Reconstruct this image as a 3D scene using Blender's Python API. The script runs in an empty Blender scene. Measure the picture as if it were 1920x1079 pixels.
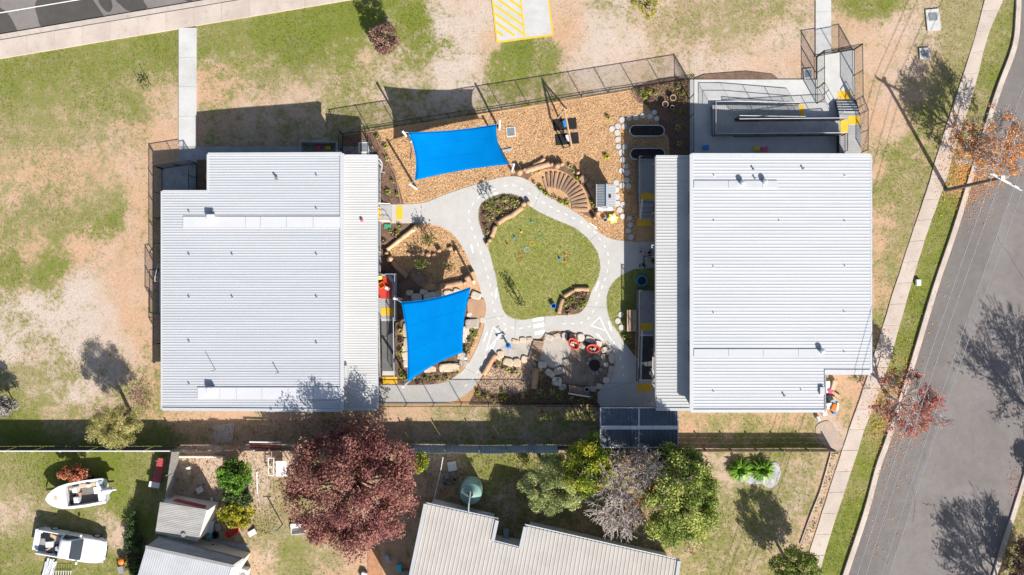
import bpy, bmesh, math, random
import numpy as np
from mathutils import Vector, Matrix, noise as mn
random.seed(7); rng = np.random.default_rng(7)
sc = bpy.context.scene
col = sc.collection
R = math.radians
# ---------------------------------------------------------------- camera, sky, sun, exposure
S, H, CX, CY = 26.0, 57.0, 960.0, 539.5        # plan scale (units per metre), drone height, plan centre
cam = bpy.data.cameras.new('camera'); camo = bpy.data.objects.new('camera', cam); col.objects.link(camo)
camo.location = (0, 0, H); cam.sensor_width = 36; cam.lens = 36 * S * H / 1920; cam.clip_end = 2000
sc.camera = camo
SUN = Vector((.489, -.872, .713)).normalized()
w = bpy.data.worlds.new('World'); sc.world = w; w.use_nodes = True
wn = w.node_tree; bgn = wn.nodes['Background']
sky = wn.nodes.new('ShaderNodeTexSky'); sky.sky_type = 'NISHITA'; sky.sun_disc = False
sky.sun_elevation = R(35.5); sky.sun_rotation = math.atan2(SUN.x, SUN.y); sky.air_density = 1.0; sky.dust_density = 1.5
wn.links.new(sky.outputs[0], bgn.inputs[0]); bgn.inputs[1].default_value = .078
sl = bpy.data.lights.new('sun', 'SUN'); sl.energy = 4.9; sl.angle = R(.5); sl.color = (1, .96, .905)
so = bpy.data.objects.new('sun', sl); col.objects.link(so); so.rotation_euler = SUN.to_track_quat('Z', 'Y').to_euler()
so.location = (20, -30, 40)
sc.view_settings.view_transform = 'Standard'; sc.view_settings.look = 'None'
sc.view_settings.exposure = .78; sc.view_settings.gamma = 1
# ---------------------------------------------------------------- helpers
def G(px, py, z=0):            # plan sheet read at height z
    k = (1 - z / H) / S
    return Vector(((px - CX) * k, (CY - py) * k, z))
def P(px, py, z=0):            # ground plan position, lifted to z
    return Vector(((px - CX) / S, (CY - py) / S, z))
ORIG = {}
def tag(o, label=None, cat=None, group=None, kind=None):
    if label: o['label'] = label
    if cat: o['category'] = cat
    if group: o['group'] = group
    if kind: o['kind'] = kind
    return o
def thing(name, label, cat, loc=(0, 0, 0), group=None):
    o = bpy.data.objects.new(name, None); col.objects.link(o); o.empty_display_size = .1
    o.location = loc; ORIG[o] = Vector(loc)
    return tag(o, label, cat, group)
def addmesh(name, v, f, mat, parent=None, smooth=False):
    me = bpy.data.meshes.new(name)
    o = bpy.data.objects.new(name, me); col.objects.link(o)
    v = [Vector(a) for a in v]
    if parent is None:
        n = len(v); og = Vector((sum(a.x for a in v) / n, sum(a.y for a in v) / n, min(a.z for a in v)))
        o.location = og
    else:
        og = ORIG[parent]; o.parent = parent
    ORIG[o] = og
    me.from_pydata([a - og for a in v], [], f)
    if mat: me.materials.append(mat)
    if smooth: me.polygons.foreach_set('use_smooth', [True] * len(me.polygons))
    me.update()
    return o
class MB:
    def __init__(s): s.v = []; s.f = []
    def add(s, vs, fs):
        o = len(s.v); s.v += [Vector(a) for a in vs]; s.f += [[i + o for i in f] for f in fs]; return s
    def box(s, c, d, rz=0, M=None):
        x, y, z = d[0] / 2, d[1] / 2, d[2] / 2
        vs = [Vector((a, b, e)) for e in (-z, z) for a, b in ((-x, -y), (x, -y), (x, y), (-x, y))]
        m = M or Matrix.Rotation(rz, 3, 'Z'); c = Vector(c)
        return s.add([c + m @ a for a in vs], [[3, 2, 1, 0], [4, 5, 6, 7], [0, 1, 5, 4], [1, 2, 6, 5], [2, 3, 7, 6], [3, 0, 4, 7]])
    def seg(s, a, b, w, h):
        a, b = Vector(a), Vector(b); d = b - a
        if d.length < 1e-5: return s
        q = d.to_track_quat('X', 'Z').to_matrix()
        return s.box((a + b) / 2, (d.length, w, h), M=q)
    def tube(s, pts, r, n=6, cap=True):
        pts = [Vector(p) for p in pts]; k = len(pts)
        rs = r if isinstance(r, (list, tuple)) else [r] * k
        vs = []
        for i, p in enumerate(pts):
            d = (pts[min(i + 1, k - 1)] - pts[max(i - 1, 0)])
            if d.length < 1e-6: d = Vector((0, 0, 1))
            q = d.to_track_quat('Z', 'Y').to_matrix()
            for j in range(n):
                t = 2 * math.pi * j / n
                vs.append(p + q @ Vector((math.cos(t) * rs[i], math.sin(t) * rs[i], 0)))
        fs = [[i * n + j, i * n + (j + 1) % n, (i + 1) * n + (j + 1) % n, (i + 1) * n + j] for i in range(k - 1) for j in range(n)]
        if cap: fs += [list(range(n))[::-1], [(k - 1) * n + j for j in range(n)]]
        return s.add(vs, fs)
    def prism(s, poly, z0, z1):
        n = len(poly)
        ar = sum(poly[i][0] * poly[(i + 1) % n][1] - poly[(i + 1) % n][0] * poly[i][1] for i in range(n))
        if ar < 0: poly = poly[::-1]
        vs = [(p[0], p[1], z0) for p in poly] + [(p[0], p[1], z1) for p in poly]
        return s.add(vs, [list(range(n))[::-1], [n + i for i in range(n)]] + [[i, (i + 1) % n, n + (i + 1) % n, n + i] for i in range(n)])
    def lathe(s, c, prof, n=16, sx=1, sy=1):
        c = Vector(c); k = len(prof); vs = []
        for r, z in prof:
            for j in range(n):
                t = 2 * math.pi * j / n; vs.append(c + Vector((r * math.cos(t) * sx, r * math.sin(t) * sy, z)))
        fs = [[i * n + j, i * n + (j + 1) % n, (i + 1) * n + (j + 1) % n, (i + 1) * n + j] for i in range(k - 1) for j in range(n)]
        if prof[0][0] > 0: fs.append(list(range(n))[::-1])
        if prof[-1][0] > 0: fs.append([(k - 1) * n + j for j in range(n)])
        return s.add(vs, fs)
    def loft(s, rings, closed=True, cap=True):
        n = len(rings[0]); k = len(rings); vs = [p for r in rings for p in r]
        m = n if closed else n - 1
        fs = [[i * n + j, i * n + (j + 1) % n, (i + 1) * n + (j + 1) % n, (i + 1) * n + j] for i in range(k - 1) for j in range(m)]
        if cap: fs += [list(range(n))[::-1], [(k - 1) * n + j for j in range(n)]]
        return s.add(vs, fs)
    def build(s, name, mat, parent=None, smooth=False):
        return addmesh(name, s.v, s.f, mat, parent, smooth)
def fixn(o):
    bm = bmesh.new(); bm.from_mesh(o.data); bmesh.ops.recalc_face_normals(bm, faces=bm.faces); bm.to_mesh(o.data); bm.free(); return o
def bev(o, wd=.02, seg=2):
    m = o.modifiers.new('bevel', 'BEVEL'); m.width = wd; m.segments = seg; m.limit_method = 'ANGLE'; return o
def dup(root, loc, rz=0, label=None, scale=None, group=None):
    r = root.copy(); col.objects.link(r); r.location = loc; r.rotation_euler = (0, 0, rz)
    if scale: r.scale = scale
    if label: r['label'] = label
    if group: r['group'] = group
    for ch in list(root.children):
        c = ch.copy(); col.objects.link(c); c.parent = r
        for g in list(ch.children):
            d = g.copy(); col.objects.link(d); d.parent = c
    return r
def smooth_poly(pts, k=6, closed=True):
    n = len(pts); out = []
    rngi = range(n) if closed else range(n - 1)
    for i in rngi:
        g = lambda j: pts[j % n] if closed else pts[max(0, min(n - 1, j))]
        p0, p1, p2, p3 = g(i - 1), g(i), g(i + 1), g(i + 2)
        for a in range(k):
            t = a / k
            out.append(tuple(.5 * ((2 * p1[q]) + (-p0[q] + p2[q]) * t + (2 * p0[q] - 5 * p1[q] + 4 * p2[q] - p3[q]) * t * t + (-p0[q] + 3 * p1[q] - 3 * p2[q] + p3[q]) * t ** 3) for q in (0, 1)))
    if not closed: out.append(tuple(pts[-1]))
    return out
def plan(poly): return [((p[0] - CX) / S, (CY - p[1]) / S) for p in poly]
EXCL = []
def pip(poly, x, y):
    poly = np.array(poly); x = np.asarray(x); y = np.asarray(y); ins = np.zeros(x.shape, bool); j = len(poly) - 1
    for i in range(len(poly)):
        xi, yi = poly[i]; xj, yj = poly[j]
        c = ((yi > y) != (yj > y)) & (x < (xj - xi) * (y - yi) / ((yj - yi) or 1e-9) + xi)
        ins ^= c; j = i
    return ins
def sheet(name, poly, z, mat, parent=None, excl=True, depth=.1, kind='structure', label=None, cat=None):
    o = MB().prism(plan(poly), z - depth, z).build(name, mat, parent)
    if excl: EXCL.append(poly)
    if parent is None:
        if kind: o['kind'] = kind
        tag(o, label, cat)
    return o
# ---------------------------------------------------------------- materials
class N:
    def __init__(s, name):
        s.m = bpy.data.materials.new(name); s.m.use_nodes = True; s.t = s.m.node_tree
        s.b = s.t.nodes['Principled BSDF']; s.out = s.t.nodes['Material Output']
        s.pos = None
    def new(s, t): return s.t.nodes.new(t)
    def link(s, a, b): s.t.links.new(a, b)
    def put(s, sock, v):
        if hasattr(v, 'is_output'): s.link(v, sock)
        elif isinstance(v, (tuple, list)) and len(v) == 3 and len(sock.default_value) == 4: sock.default_value = (*v, 1)
        else: sock.default_value = v
    def coord(s, kind='world'):
        if kind == 'world': return s.new('ShaderNodeNewGeometry').outputs['Position']
        return s.new('ShaderNodeTexCoord').outputs['Object']
    def noise(s, vec, scale, detail=4, rough=.55, dist=0):
        n = s.new('ShaderNodeTexNoise'); s.link(vec, n.inputs['Vector']); n.inputs['Scale'].default_value = scale
        n.inputs['Detail'].default_value = detail; n.inputs['Roughness'].default_value = rough; n.inputs['Distortion'].default_value = dist
        return n.outputs['Fac']
    def math(s, op, a, b=0, c=None, clamp=False):
        n = s.new('ShaderNodeMath'); n.operation = op; n.use_clamp = clamp
        s.put(n.inputs[0], a); s.put(n.inputs[1], b)
        if c is not None: s.put(n.inputs[2], c)
        return n.outputs[0]
    def smooth(s, v, lo, hi, a=0, b=1):
        n = s.new('ShaderNodeMapRange'); n.interpolation_type = 'SMOOTHSTEP'
        s.put(n.inputs[0], v); n.inputs[1].default_value = lo; n.inputs[2].default_value = hi; n.inputs[3].default_value = a; n.inputs[4].default_value = b
        return n.outputs[0]
    def mix(s, f, a, b, mode='MIX'):
        n = s.new('ShaderNodeMix'); n.data_type = 'RGBA'; n.blend_type = mode
        s.put(n.inputs[0], f); s.put(n.inputs[6], a); s.put(n.inputs[7], b); return n.outputs[2]
    def mul(s, c, f):
        n = s.new('ShaderNodeVectorMath'); n.operation = 'SCALE'; s.put(n.inputs[0], c); s.put(n.inputs['Scale'], f); return n.outputs[0]
    def bump(s, h, st, dist=.02):
        n = s.new('ShaderNodeBump'); s.link(h, n.inputs['Height']); n.inputs['Strength'].default_value = st; n.inputs['Distance'].default_value = dist
        s.link(n.outputs[0], s.b.inputs['Normal'])
    def attr(s, name):
        n = s.new('ShaderNodeAttribute'); n.attribute_name = name; return n
    def fin(s, c, rough=.8, metal=0, spec=.3):
        s.put(s.b.inputs['Base Color'], c); s.put(s.b.inputs['Roughness'], rough); s.b.inputs['Metallic'].default_value = metal
        s.b.inputs['Specular IOR Level'].default_value = spec
        return s.m
def mat(name, c, c2=None, scale=1.5, fine=20, amt=.2, rough=.8, metal=0, spec=.3, bump=0, rnd=0, coord='world', stretch=None):
    n = N(name); v = n.coord(coord)
    if stretch:
        mp = n.new('ShaderNodeMapping'); n.link(v, mp.inputs[0]); mp.inputs['Scale'].default_value = stretch; v = mp.outputs[0]
    a = n.noise(v, scale, 6, .6); b = n.noise(v, fine, 5, .65)
    cc = n.mix(n.smooth(a, .38, .64), c, c2 or tuple(x * .8 for x in c))
    k = n.math('MULTIPLY_ADD', n.math('SUBTRACT', b, .5), amt * 2.4, 1.0)
    if rnd:
        oi = n.new('ShaderNodeObjectInfo')
        k = n.math('MULTIPLY', k, n.math('MULTIPLY_ADD', n.math('SUBTRACT', oi.outputs['Random'], .5), rnd * 2, 1))
    if bump: n.bump(b, bump)
    return n.fin(n.mul(cc, k), rough, metal, spec)
def leafmat(name, cols, trans=.3, rough=.6):
    n = N(name); a = n.attr('lv').outputs['Fac']
    r = n.new('ShaderNodeValToRGB'); n.link(a, r.inputs[0]); cr = r.color_ramp
    while len(cr.elements) < len(cols): cr.elements.new(.5)
    for i, c in enumerate(cols): cr.elements[i].position = i / (len(cols) - 1); cr.elements[i].color = (*c, 1)
    n.fin(r.outputs[0], rough, 0, .25)
    t = n.new('ShaderNodeBsdfTranslucent'); n.link(r.outputs[0], t.inputs[0])
    mx = n.new('ShaderNodeMixShader'); mx.inputs[0].default_value = trans
    n.link(n.b.outputs[0], mx.inputs[1]); n.link(t.outputs[0], mx.inputs[2]); n.link(mx.outputs[0], n.out.inputs[0])
    return n.m
def concrete(name, c, c2, stain=.25, sc_=.8):
    n = N(name); v = n.coord()
    a = n.noise(v, sc_, 8, .62); b = n.noise(v, 14, 6, .7); d = n.noise(v, 3.1, 5, .6, .6)
    cc = n.mix(n.smooth(a, .35, .66), c, c2)
    st = n.smooth(d, .56, .74, 1, 1 - stain)
    k = n.math('MULTIPLY', st, n.math('MULTIPLY_ADD', n.math('SUBTRACT', b, .5), .3, 1))
    oi = n.new('ShaderNodeObjectInfo'); k = n.math('MULTIPLY', k, n.math('MULTIPLY_ADD', oi.outputs['Random'], .1, .95))
    n.bump(b, .15); return n.fin(n.mul(cc, k), .85)
def asphalt(name, c, c2):   # mottled chip seal
    n = N(name); v = n.coord()
    a = n.noise(v, .22, 8, .6, .5); b = n.noise(v, 10, 5, .8); d = n.noise(v, 1.6, 6, .65)
    mp = n.new('ShaderNodeMapping'); n.link(v, mp.inputs[0]); mp.inputs['Rotation'].default_value = (0, 0, R(-19)); mp.inputs['Scale'].default_value = (.5, .04, 1)
    e = n.noise(mp.outputs[0], 1.0, 4, .6)
    cc = n.mix(n.smooth(n.math('MULTIPLY_ADD', e, .3, n.math('MULTIPLY', a, .75)), .40, .68), c, c2)
    k = n.math('MULTIPLY', n.math('MULTIPLY_ADD', n.math('SUBTRACT', b, .5), .7, 1), n.math('MULTIPLY_ADD', n.math('SUBTRACT', d, .5), .5, 1))
    n.bump(b, .2); return n.fin(n.mul(cc, k), .9)
m_conc = concrete('pale_concrete', (.49, .468, .435), (.44, .42, .39), .12)
m_concw = concrete('new_concrete', (.49, .485, .465), (.44, .43, .405), .16)
m_foot = concrete('footpath_concrete', (.49, .415, .355), (.42, .35, .295), .2, .5)
m_kerb = concrete('kerb_concrete', (.50, .43, .37), (.41, .345, .295), .25)
m_slab = concrete('worn_concrete', (.34, .345, .345), (.26, .26, .26), .35)
m_padc = concrete('pebble_concrete', (.43, .38, .325), (.35, .31, .265), .25)
m_asph = asphalt('asphalt', (.195, .174, .163), (.163, .145, .136))
m_asphL = asphalt('worn_lane_asphalt', (.172, .153, .143), (.145, .129, .121))
m_asph2 = asphalt('fresh_asphalt', (.075, .068, .062), (.06, .055, .05))
m_white = mat('white_paint', (.78, .78, .77), (.70, .70, .68), 2, 30, .1, .6)
m_yell = mat('yellow_paint', (.76, .44, .03), (.70, .39, .03), 3, 30, .12, .6)
m_roof = mat('pale_steel_roof', (.45, .46, .475), (.425, .436, .452), .5, 5, .06, .42, 0, .5, stretch=(.25, 3, 1))
m_roof2 = mat('verandah_steel_roof', (.475, .472, .462), (.445, .442, .43), .5, 6, .03, .42, 0, .5, stretch=(.3, 3, 1))
m_cap = mat('white_flashing', (.47, .475, .48), (.45, .455, .46), 1, 10, .04, .45, 0, .5)
m_strip = mat('white_roof_panel', (.55, .55, .56), (.53, .53, .54), 1, 10, .03, .4, 0, .5)
m_cream = mat('cream_steel_roof', (.475, .44, .395), (.435, .40, .36), .6, 8, .07, .5, 0, .4)
m_old = mat('weathered_zinc', (.36, .35, .33), (.29, .275, .255), 1.2, 9, .12, .55, 0, .4, stretch=(.5, 3, 1))
m_grey = mat('grey_steel_roof', (.36, .37, .385), (.32, .33, .345), .7, 9, .08, .5, 0, .4)
m_dark = mat('slate_steel_roof', (.09, .115, .145), (.07, .09, .115), .8, 9, .12, .45, 0, .5)
m_rust = mat('rusty_corrugated_iron', (.36, .34, .32), (.22, .12, .08), 1.6, 9, .15, .6)
m_bluez = mat('galvanised_fence_steel', (.33, .39, .44), (.28, .33, .37), 1.2, 9, .12, .5)
m_fdark = mat('dark_fence_steel', (.06, .07, .075), (.05, .055, .06), 1, 9, .1, .6)
m_black = mat('black_powdercoat', (.018, .018, .02), None, 3, 30, .1, .5)
m_rail = mat('galvanised_rail', (.62, .63, .64), (.55, .56, .57), 4, 30, .06, .35, .3, .5)
m_wall = mat('light_wall_cladding', (.48, .47, .45), (.45, .44, .42), 1, 20, .05)
m_wall2 = mat('cream_weatherboard', (.62, .59, .53), (.56, .53, .48), 1, 20, .08)
m_glass = mat('dark_glass', (.03, .04, .05), None, 1, 5, .05, .08, 0, .6)
m_deck = mat('grey_composite_deck', (.36, .355, .345), (.31, .305, .30), 1.2, 18, .18, .7)
m_ramp = mat('dark_rubber_ramp', (.065, .068, .07), (.05, .052, .055), 2, 40, .25, .9)
m_sail = mat('blue_shade_cloth', (.0, .182, .50), (.0, .165, .47), .8, 60, .05, .85, 0, .02)
m_pole = mat('white_steel_pole', (.65, .65, .66), None, 3, 20, .05, .4)
m_chip = mat('pale_wood_chip', (.52, .315, .16), (.43, .255, .13), 1.1, 9, .45, .9, bump=.5)
m_bark = mat('dark_bark_mulch', (.19, .115, .078), (.13, .08, .055), 1.6, 24, .55, .95, bump=.5)
m_peb = mat('tan_gravel', (.50, .355, .24), (.40, .285, .195), 1.4, 30, .45, .9, bump=.4)
m_sand = mat('sandstone', (.55, .43, .30), (.44, .34, .24), 1.3, 16, .25, .85, bump=.3, rnd=.16, coord='object')
m_rock = mat('grey_tan_rock', (.52, .45, .37), (.40, .345, .28), 1.7, 12, .3, .85, bump=.4, rnd=.22, coord='object')
m_log = mat('weathered_log', (.44, .27, .165), (.34, .205, .125), 1.5, 14, .3, .85, bump=.4, rnd=.15, coord='object')
m_cut = mat('cut_log_face', (.33, .19, .12), (.24, .135, .085), 6, 30, .25, .85, rnd=.2, coord='object')
m_sleep = mat('timber_sleeper', (.31, .205, .14), (.25, .165, .11), 2, 22, .3, .85, rnd=.22, coord='object')
m_trunk = mat('tree_bark', (.15, .115, .09), (.10, .075, .06), 3, 20, .3, .95, bump=.4)
m_twig = mat('pale_bare_twig', (.44, .385, .355), (.33, .285, .26), 1, 10, .2, .9)
m_soil = mat('dark_potting_soil', (.035, .028, .025), (.022, .018, .016), 3, 20, .4, .95, bump=.5)
m_galv = mat('galvanised_planter', (.42, .45, .47), (.38, .41, .43), 3, 20, .06, .35, .2, .5)
m_dirt = mat('bare_orange_dirt', (.42, .255, .155), (.34, .21, .135), .8, 16, .2, .95, bump=.3)
def flat(name, c, rough=.5, spec=.4, rnd=0): return mat('paint_' + name, c, tuple(x * .9 for x in c), 2, 20, .06, rough, 0, spec, rnd=rnd)
m_red = flat('red', (.5, .05, .035)); m_orange = flat('orange', (.75, .2, .03)); m_blue = flat('blue', (.02, .2, .6)); m_teal = flat('teal', (.05, .42, .5))
m_yel = flat('yellow', (.75, .52, .03)); m_grn = flat('green', (.06, .3, .16)); m_pink = flat('pink', (.7, .1, .2)); m_lime = flat('lime', (.62, .62, .12))
m_gel = flat('white_gelcoat', (.74, .74, .73), .25, .5); m_car = flat('white_car_paint', (.72, .73, .74), .18, .6); m_tyre = flat('tyre_rubber', (.02, .02, .02), .9, .2)
m_silver = flat('silver_alloy', (.5, .52, .55), .3, .6); m_timber = mat('raw_timber', (.55, .38, .22), (.46, .31, .18), 3, 20, .15, .8)
m_wht = flat('dull_white', (.66, .65, .62), .7); m_gry = flat('mid_grey', (.25, .25, .25), .8); m_tan = flat('tan_cushion', (.5, .4, .27), .8); m_dkred = flat('faded_red_iron', (.36, .06, .06), .6)
m_tank = mat('green_poly_tank', (.24, .38, .33), (.21, .34, .29), 1, 10, .06, .5); m_brick = mat('orange_brick_paving', (.42, .22, .12), (.34, .17, .09), 3, 12, .25, .9)
# ---------------------------------------------------------------- ground with grass cover painted as a field of cover / greenness / soil tone
CP = '''20 150 .9 .7 .3;100 130 .95 .65 .3;200 100 .95 .65 .3;300 90 .95 .7 .3;60 200 .88 .5 .3;180 180 .88 .55 .3;250 200 .8 .5 .3;30 260 .75 .35 .3;150 250 .65 .3 .3;230 260 .38 .25 .3;315 200 .3 .3 .3;325 245 .08 .2 .1;20 300 .5 .2 .1;80 320 .38 .3 0;170 310 .3 .2 .1;240 310 .2 .2 .3;270 360 .12 .2 .2;150 360 .45 .3 .3;40 340 .3 .2 .2;60 400 .75 .4 .2;120 420 .8 .45 .3;195 390 .88 .35 .6;205 405 .92 .7 .3;165 435 .65 .6 .3;250 430 .18 .3 .3;30 440 .55 .4 .2;150 462 .05 .1 0;60 470 .3 .3 0;80 485 .6 .5 .1;30 505 .85 .65 .3;100 495 .98 .85 .3;75 515 .92 .6 .3;220 480 .05 .1 .3;240 540 .05 .2 .2;150 540 .05 .1 1;60 570 .1 .2 1;110 600 .1 .2 1;40 590 .55 .4 .9;200 600 .04 .1 .7;20 640 .2 .2 1;90 650 .42 .25 .8;150 640 .1 .2 .9;250 600 .1 .2 .2;270 650 .25 .5 .2;60 720 .65 .25 .6;120 700 .65 .4 .6;150 740 .2 .2 .8;40 770 .7 .6 .4;100 770 .5 .3 .4;30 785 .95 .85 .4;130 775 .6 .4 .4;290 740 .5 .55 .1;280 780 .5 .6 .1;230 650 .2 .4 .5;190 680 .2 .2 .9;
400 80 .85 .6 .6;450 60 .95 .65 .6;520 60 .98 .8 .5;600 50 1 .85 .5;660 40 1 .95 .5;560 100 .98 .75 .5;430 140 .5 .5 .2;500 150 .7 .4 .4;400 160 .28 .3 .2;640 110 .75 .65 .5;600 150 .6 .3 .5;560 180 .3 .2 .5;480 190 .2 .2 .4;700 110 .4 .4 .5;740 120 .4 .4 .6;780 40 1 .95 .5;790 70 .85 .85 .6;770 90 .7 .6 .6;830 40 .08 .2 .9;870 60 .03 .2 .9;850 80 .45 .8 .7;880 100 .1 .3 .8;840 140 .03 .1 .9;780 150 .42 .4 .6;900 20 .05 .2 .7;915 80 .1 .2 .3;980 95 .98 .85 .4;940 110 .9 .75 .4;1030 100 .82 .6 .4;1050 60 .08 .2 .2;1080 60 .08 .2 .3;1120 60 .2 .2 .9;1100 100 .1 .1 .8;1150 90 .05 .1 .7;1180 70 .1 .1 .7;1140 20 .4 .3 .7;1200 20 .42 .4 .6;1230 50 .5 .2 .5;1300 40 .68 .3 .5;1350 60 .62 .2 .5;1250 100 .35 .15 .5;1400 30 .75 .35 .5;1380 90 .4 .1 .5;1320 110 .2 .1 .6;1450 80 .15 .1 .6;1400 120 .05 .1 .5;1480 60 .2 .2 .5;1500 100 .05 .1 .4;1450 20 .65 .4 .5;1510 20 .4 .2 .5;
1600 10 1 .85 .4;1650 10 .85 .7 .4;1580 30 .3 .3 .4;1600 60 .05 .1 .4;1680 60 .05 .1 .5;1720 40 .3 .3 .5;1640 120 .04 .1 .3;1700 120 .1 .1 .5;1660 180 .1 .2 .4;1720 90 .3 .3 .5;1800 30 .75 .3 .5;1830 60 .75 .35 .5;1770 100 .65 .3 .5;1780 160 .85 .5 .4;1720 150 .4 .3 .4;1640 150 .25 .4 .2;1640 230 .08 .1 .3;1680 240 .08 .1 .3;1720 260 .6 .5 .3;1670 290 .65 .55 .3;1645 310 .2 .2 .3;1690 300 .85 .55 .3;1740 230 .75 .5 .3;1670 360 .85 .6 .2;1700 340 .75 .3 .3;1660 400 .5 .4 .2;1648 420 .15 .2 .1;1670 440 .65 .45 .2;1690 400 .65 .3 .2;1645 460 .08 .1 .1;1660 480 .7 .5 .2;1680 450 .65 .3 .2;1648 500 .3 .3 .1;1660 520 .65 .3 .1;1650 560 .3 .3 .1;1640 620 .3 .4 .1;1650 590 .62 .5 .1;1640 540 .08 .2 0;
1880 60 .85 .6 .4;1850 150 1 .7 .4;1830 180 .85 .4 .4;1800 340 .75 .35 .3;1770 400 1 .75 .3;1750 480 1 .8 .3;1720 560 1 .85 .3;1700 640 1 .8 .3;1690 600 .95 .55 .3;1680 690 .85 .5 .3;1660 760 .62 .3 .1;1650 800 .85 .6 .2;1620 880 1 .8 .3;1600 960 1 .85 .3;1570 1040 1 .85 .3;1590 1000 .95 .8 .3;1610 910 .8 .5 .5;
1590 740 .3 .4 .2;1590 710 .2 .3 .2;1620 740 .1 .2 .3;1600 780 .3 .5 .2;1560 800 .08 .2 .6;1500 805 .45 .4 .05;1450 795 .4 .3 .05;1380 785 .35 .3 .05;1300 790 .25 .3 .05;1400 820 .75 .5 .1;1500 825 .8 .7 .1;1340 812 .55 .4 .1;1450 825 .85 .6 .1;
1320 870 .4 .3 .5;1350 870 .25 .3 .5;1480 890 .6 .3 .6;1520 880 .62 .35 .6;1500 940 .6 .35 .8;1420 940 .75 .45 .5;1380 980 .75 .45 .5;1500 990 .55 .35 .5;1350 1050 .7 .5 .5;1300 1050 .6 .4 .4;1400 1050 .55 .4 .4;1545 900 .05 .1 .1;1520 990 .05 .1 .1;
50 820 1 .8 .3;300 820 .85 .7 .3;350 800 .2 .2 .1;420 785 .05 .1 .05;330 780 .3 .4 .1;400 820 .2 .3 .3;500 820 .2 .2 .5;560 790 .2 .3 .3;780 780 .2 .2 .1;830 780 .55 .3 .3;900 780 .65 .3 .5;800 820 .4 .4 .4;900 820 .45 .45 .4;1000 820 .45 .45 .3;1080 790 .45 .5 .3;700 800 .2 .2 .3;
50 870 .95 .6 .3;30 900 .85 .4 .4;100 870 1 .85 .3;200 870 1 .9 .3;260 890 .95 .6 .3;20 960 .3 .2 .6;60 980 .5 .3 .6;30 1040 .85 .6 .4;220 930 .95 .75 .4;200 990 .5 .3 .6;225 1000 .1 .2 .6;150 970 .85 .5 .4;250 980 1 .8 .3;120 1040 .95 .6 .3;200 1060 .8 .6 .4;
360 890 .2 .2 .5;400 880 .1 .1 .5;380 920 .2 .2 .5;480 890 .12 .15 .6;490 940 .2 .2 .6;530 930 .7 .3 .4;500 980 .65 .3 .4;540 970 .7 .3 .4;540 1040 .9 .6 .4;580 1060 .7 .4 .4;500 1060 .3 .2 .4;620 1060 .5 .2 .3;680 1060 .2 .2 .2;700 1040 .05 .1 0;830 880 .1 .2 .5;900 870 .9 .7 .3;930 890 .95 .65 .3;860 900 .2 .3 .3;970 880 .95 .6 .3;950 930 .3 .3 .5;1000 980 .5 .6 .3;700 950 .3 .3 .4;760 1000 .3 .4 .4'''
cp = np.array([[float(x) for x in r.split()] for r in CP.replace('\n', '').split(';') if r.strip()])
def field(px, py):
    px = np.abs(px); py = np.abs(py); px = np.where(px > 1920, 3840 - px, px); py = np.where(py > 1079, 2158 - py, py)
    px = np.clip(px, 0, 1920); py = np.clip(py, 0, 1079)
    num = np.zeros((3,) + px.shape); den = np.zeros(px.shape) + 1e-9
    for a in cp:
        d2 = (px - a[0]) ** 2 + (py - a[1]) ** 2
        wt = 1 / (d2 + 260) ** 1.7
        den += wt
        for k in range(3): num[k] += wt * a[2 + k]
    return num / den
xs = np.concatenate([[-700, -300, -120], np.arange(-60, 60.01, .25), [120, 300, 700]]); ys = np.concatenate([[-700, -300, -100], np.arange(-34, 34.01, .25), [100, 300, 700]])
X, Y = np.meshgrid(xs, ys); px, py = X * S + CX, CY - Y * S
F = field(px, py)
core = (np.abs(X) < 60) & (np.abs(Y) < 34)
nz = len(xs)
und = np.where(core, .02 * np.sin(X * .7) * np.sin(Y * .6) - .03, -.03)
verts = np.stack([X, Y, und], -1).reshape(-1, 3)
idx = np.arange(len(xs) * len(ys)).reshape(len(ys), len(xs))
quads = np.stack([idx[:-1, :-1], idx[:-1, 1:], idx[1:, 1:], idx[1:, :-1]], -1).reshape(-1, 4)
def npmesh(name, v, q, m, k=4):
    me = bpy.data.meshes.new(name); n = len(q)
    me.vertices.add(len(v)); me.vertices.foreach_set('co', np.ascontiguousarray(v, dtype=np.float32).ravel())
    me.loops.add(n * k); me.loops.foreach_set('vertex_index', np.ascontiguousarray(q, dtype=np.int32).ravel())
    me.polygons.add(n); me.polygons.foreach_set('loop_start', np.arange(0, n * k, k, dtype=np.int32))
    me.update(calc_edges=True); me.materials.append(m)
    o = bpy.data.objects.new(name, me); col.objects.link(o); return o
n = N('lawn_and_dirt'); v = n.coord(); at = n.attr('gc'); sp = n.new('ShaderNodeSeparateColor'); n.link(at.outputs['Color'], sp.inputs[0])
n1 = n.noise(v, .9, 7, .62, .3); n2 = n.noise(v, 3.4, 6, .7, .2); n3 = n.noise(v, 11, 5, .8); n4 = n.noise(v, .35, 5, .6)
cov = n.math('ADD', n.math('ADD', sp.outputs[0], .09), n.math('ADD', n.math('MULTIPLY', n.math('SUBTRACT', n1, .5), 1.5), n.math('MULTIPLY', n.math('SUBTRACT', n2, .5), 2.0)))
cov = n.smooth(n.math('ADD', cov, n.math('MULTIPLY', n.math('SUBTRACT', n3, .5), .9)), .2, .8)
grn = n.smooth(n.math('ADD', sp.outputs[1], n.math('ADD', n.math('MULTIPLY', n.math('SUBTRACT', n1, .5), 1.0), n.math('MULTIPLY', n.math('SUBTRACT', n2, .5), 1.3))), .04, .92)
gcol = n.mix(grn, (.33, .265, .15), (.165, .19, .032))
gcol = n.mix(n.smooth(n3, .45, .72), gcol, n.mix(grn, (.225, .18, .095), (.085, .11, .016)))
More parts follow.
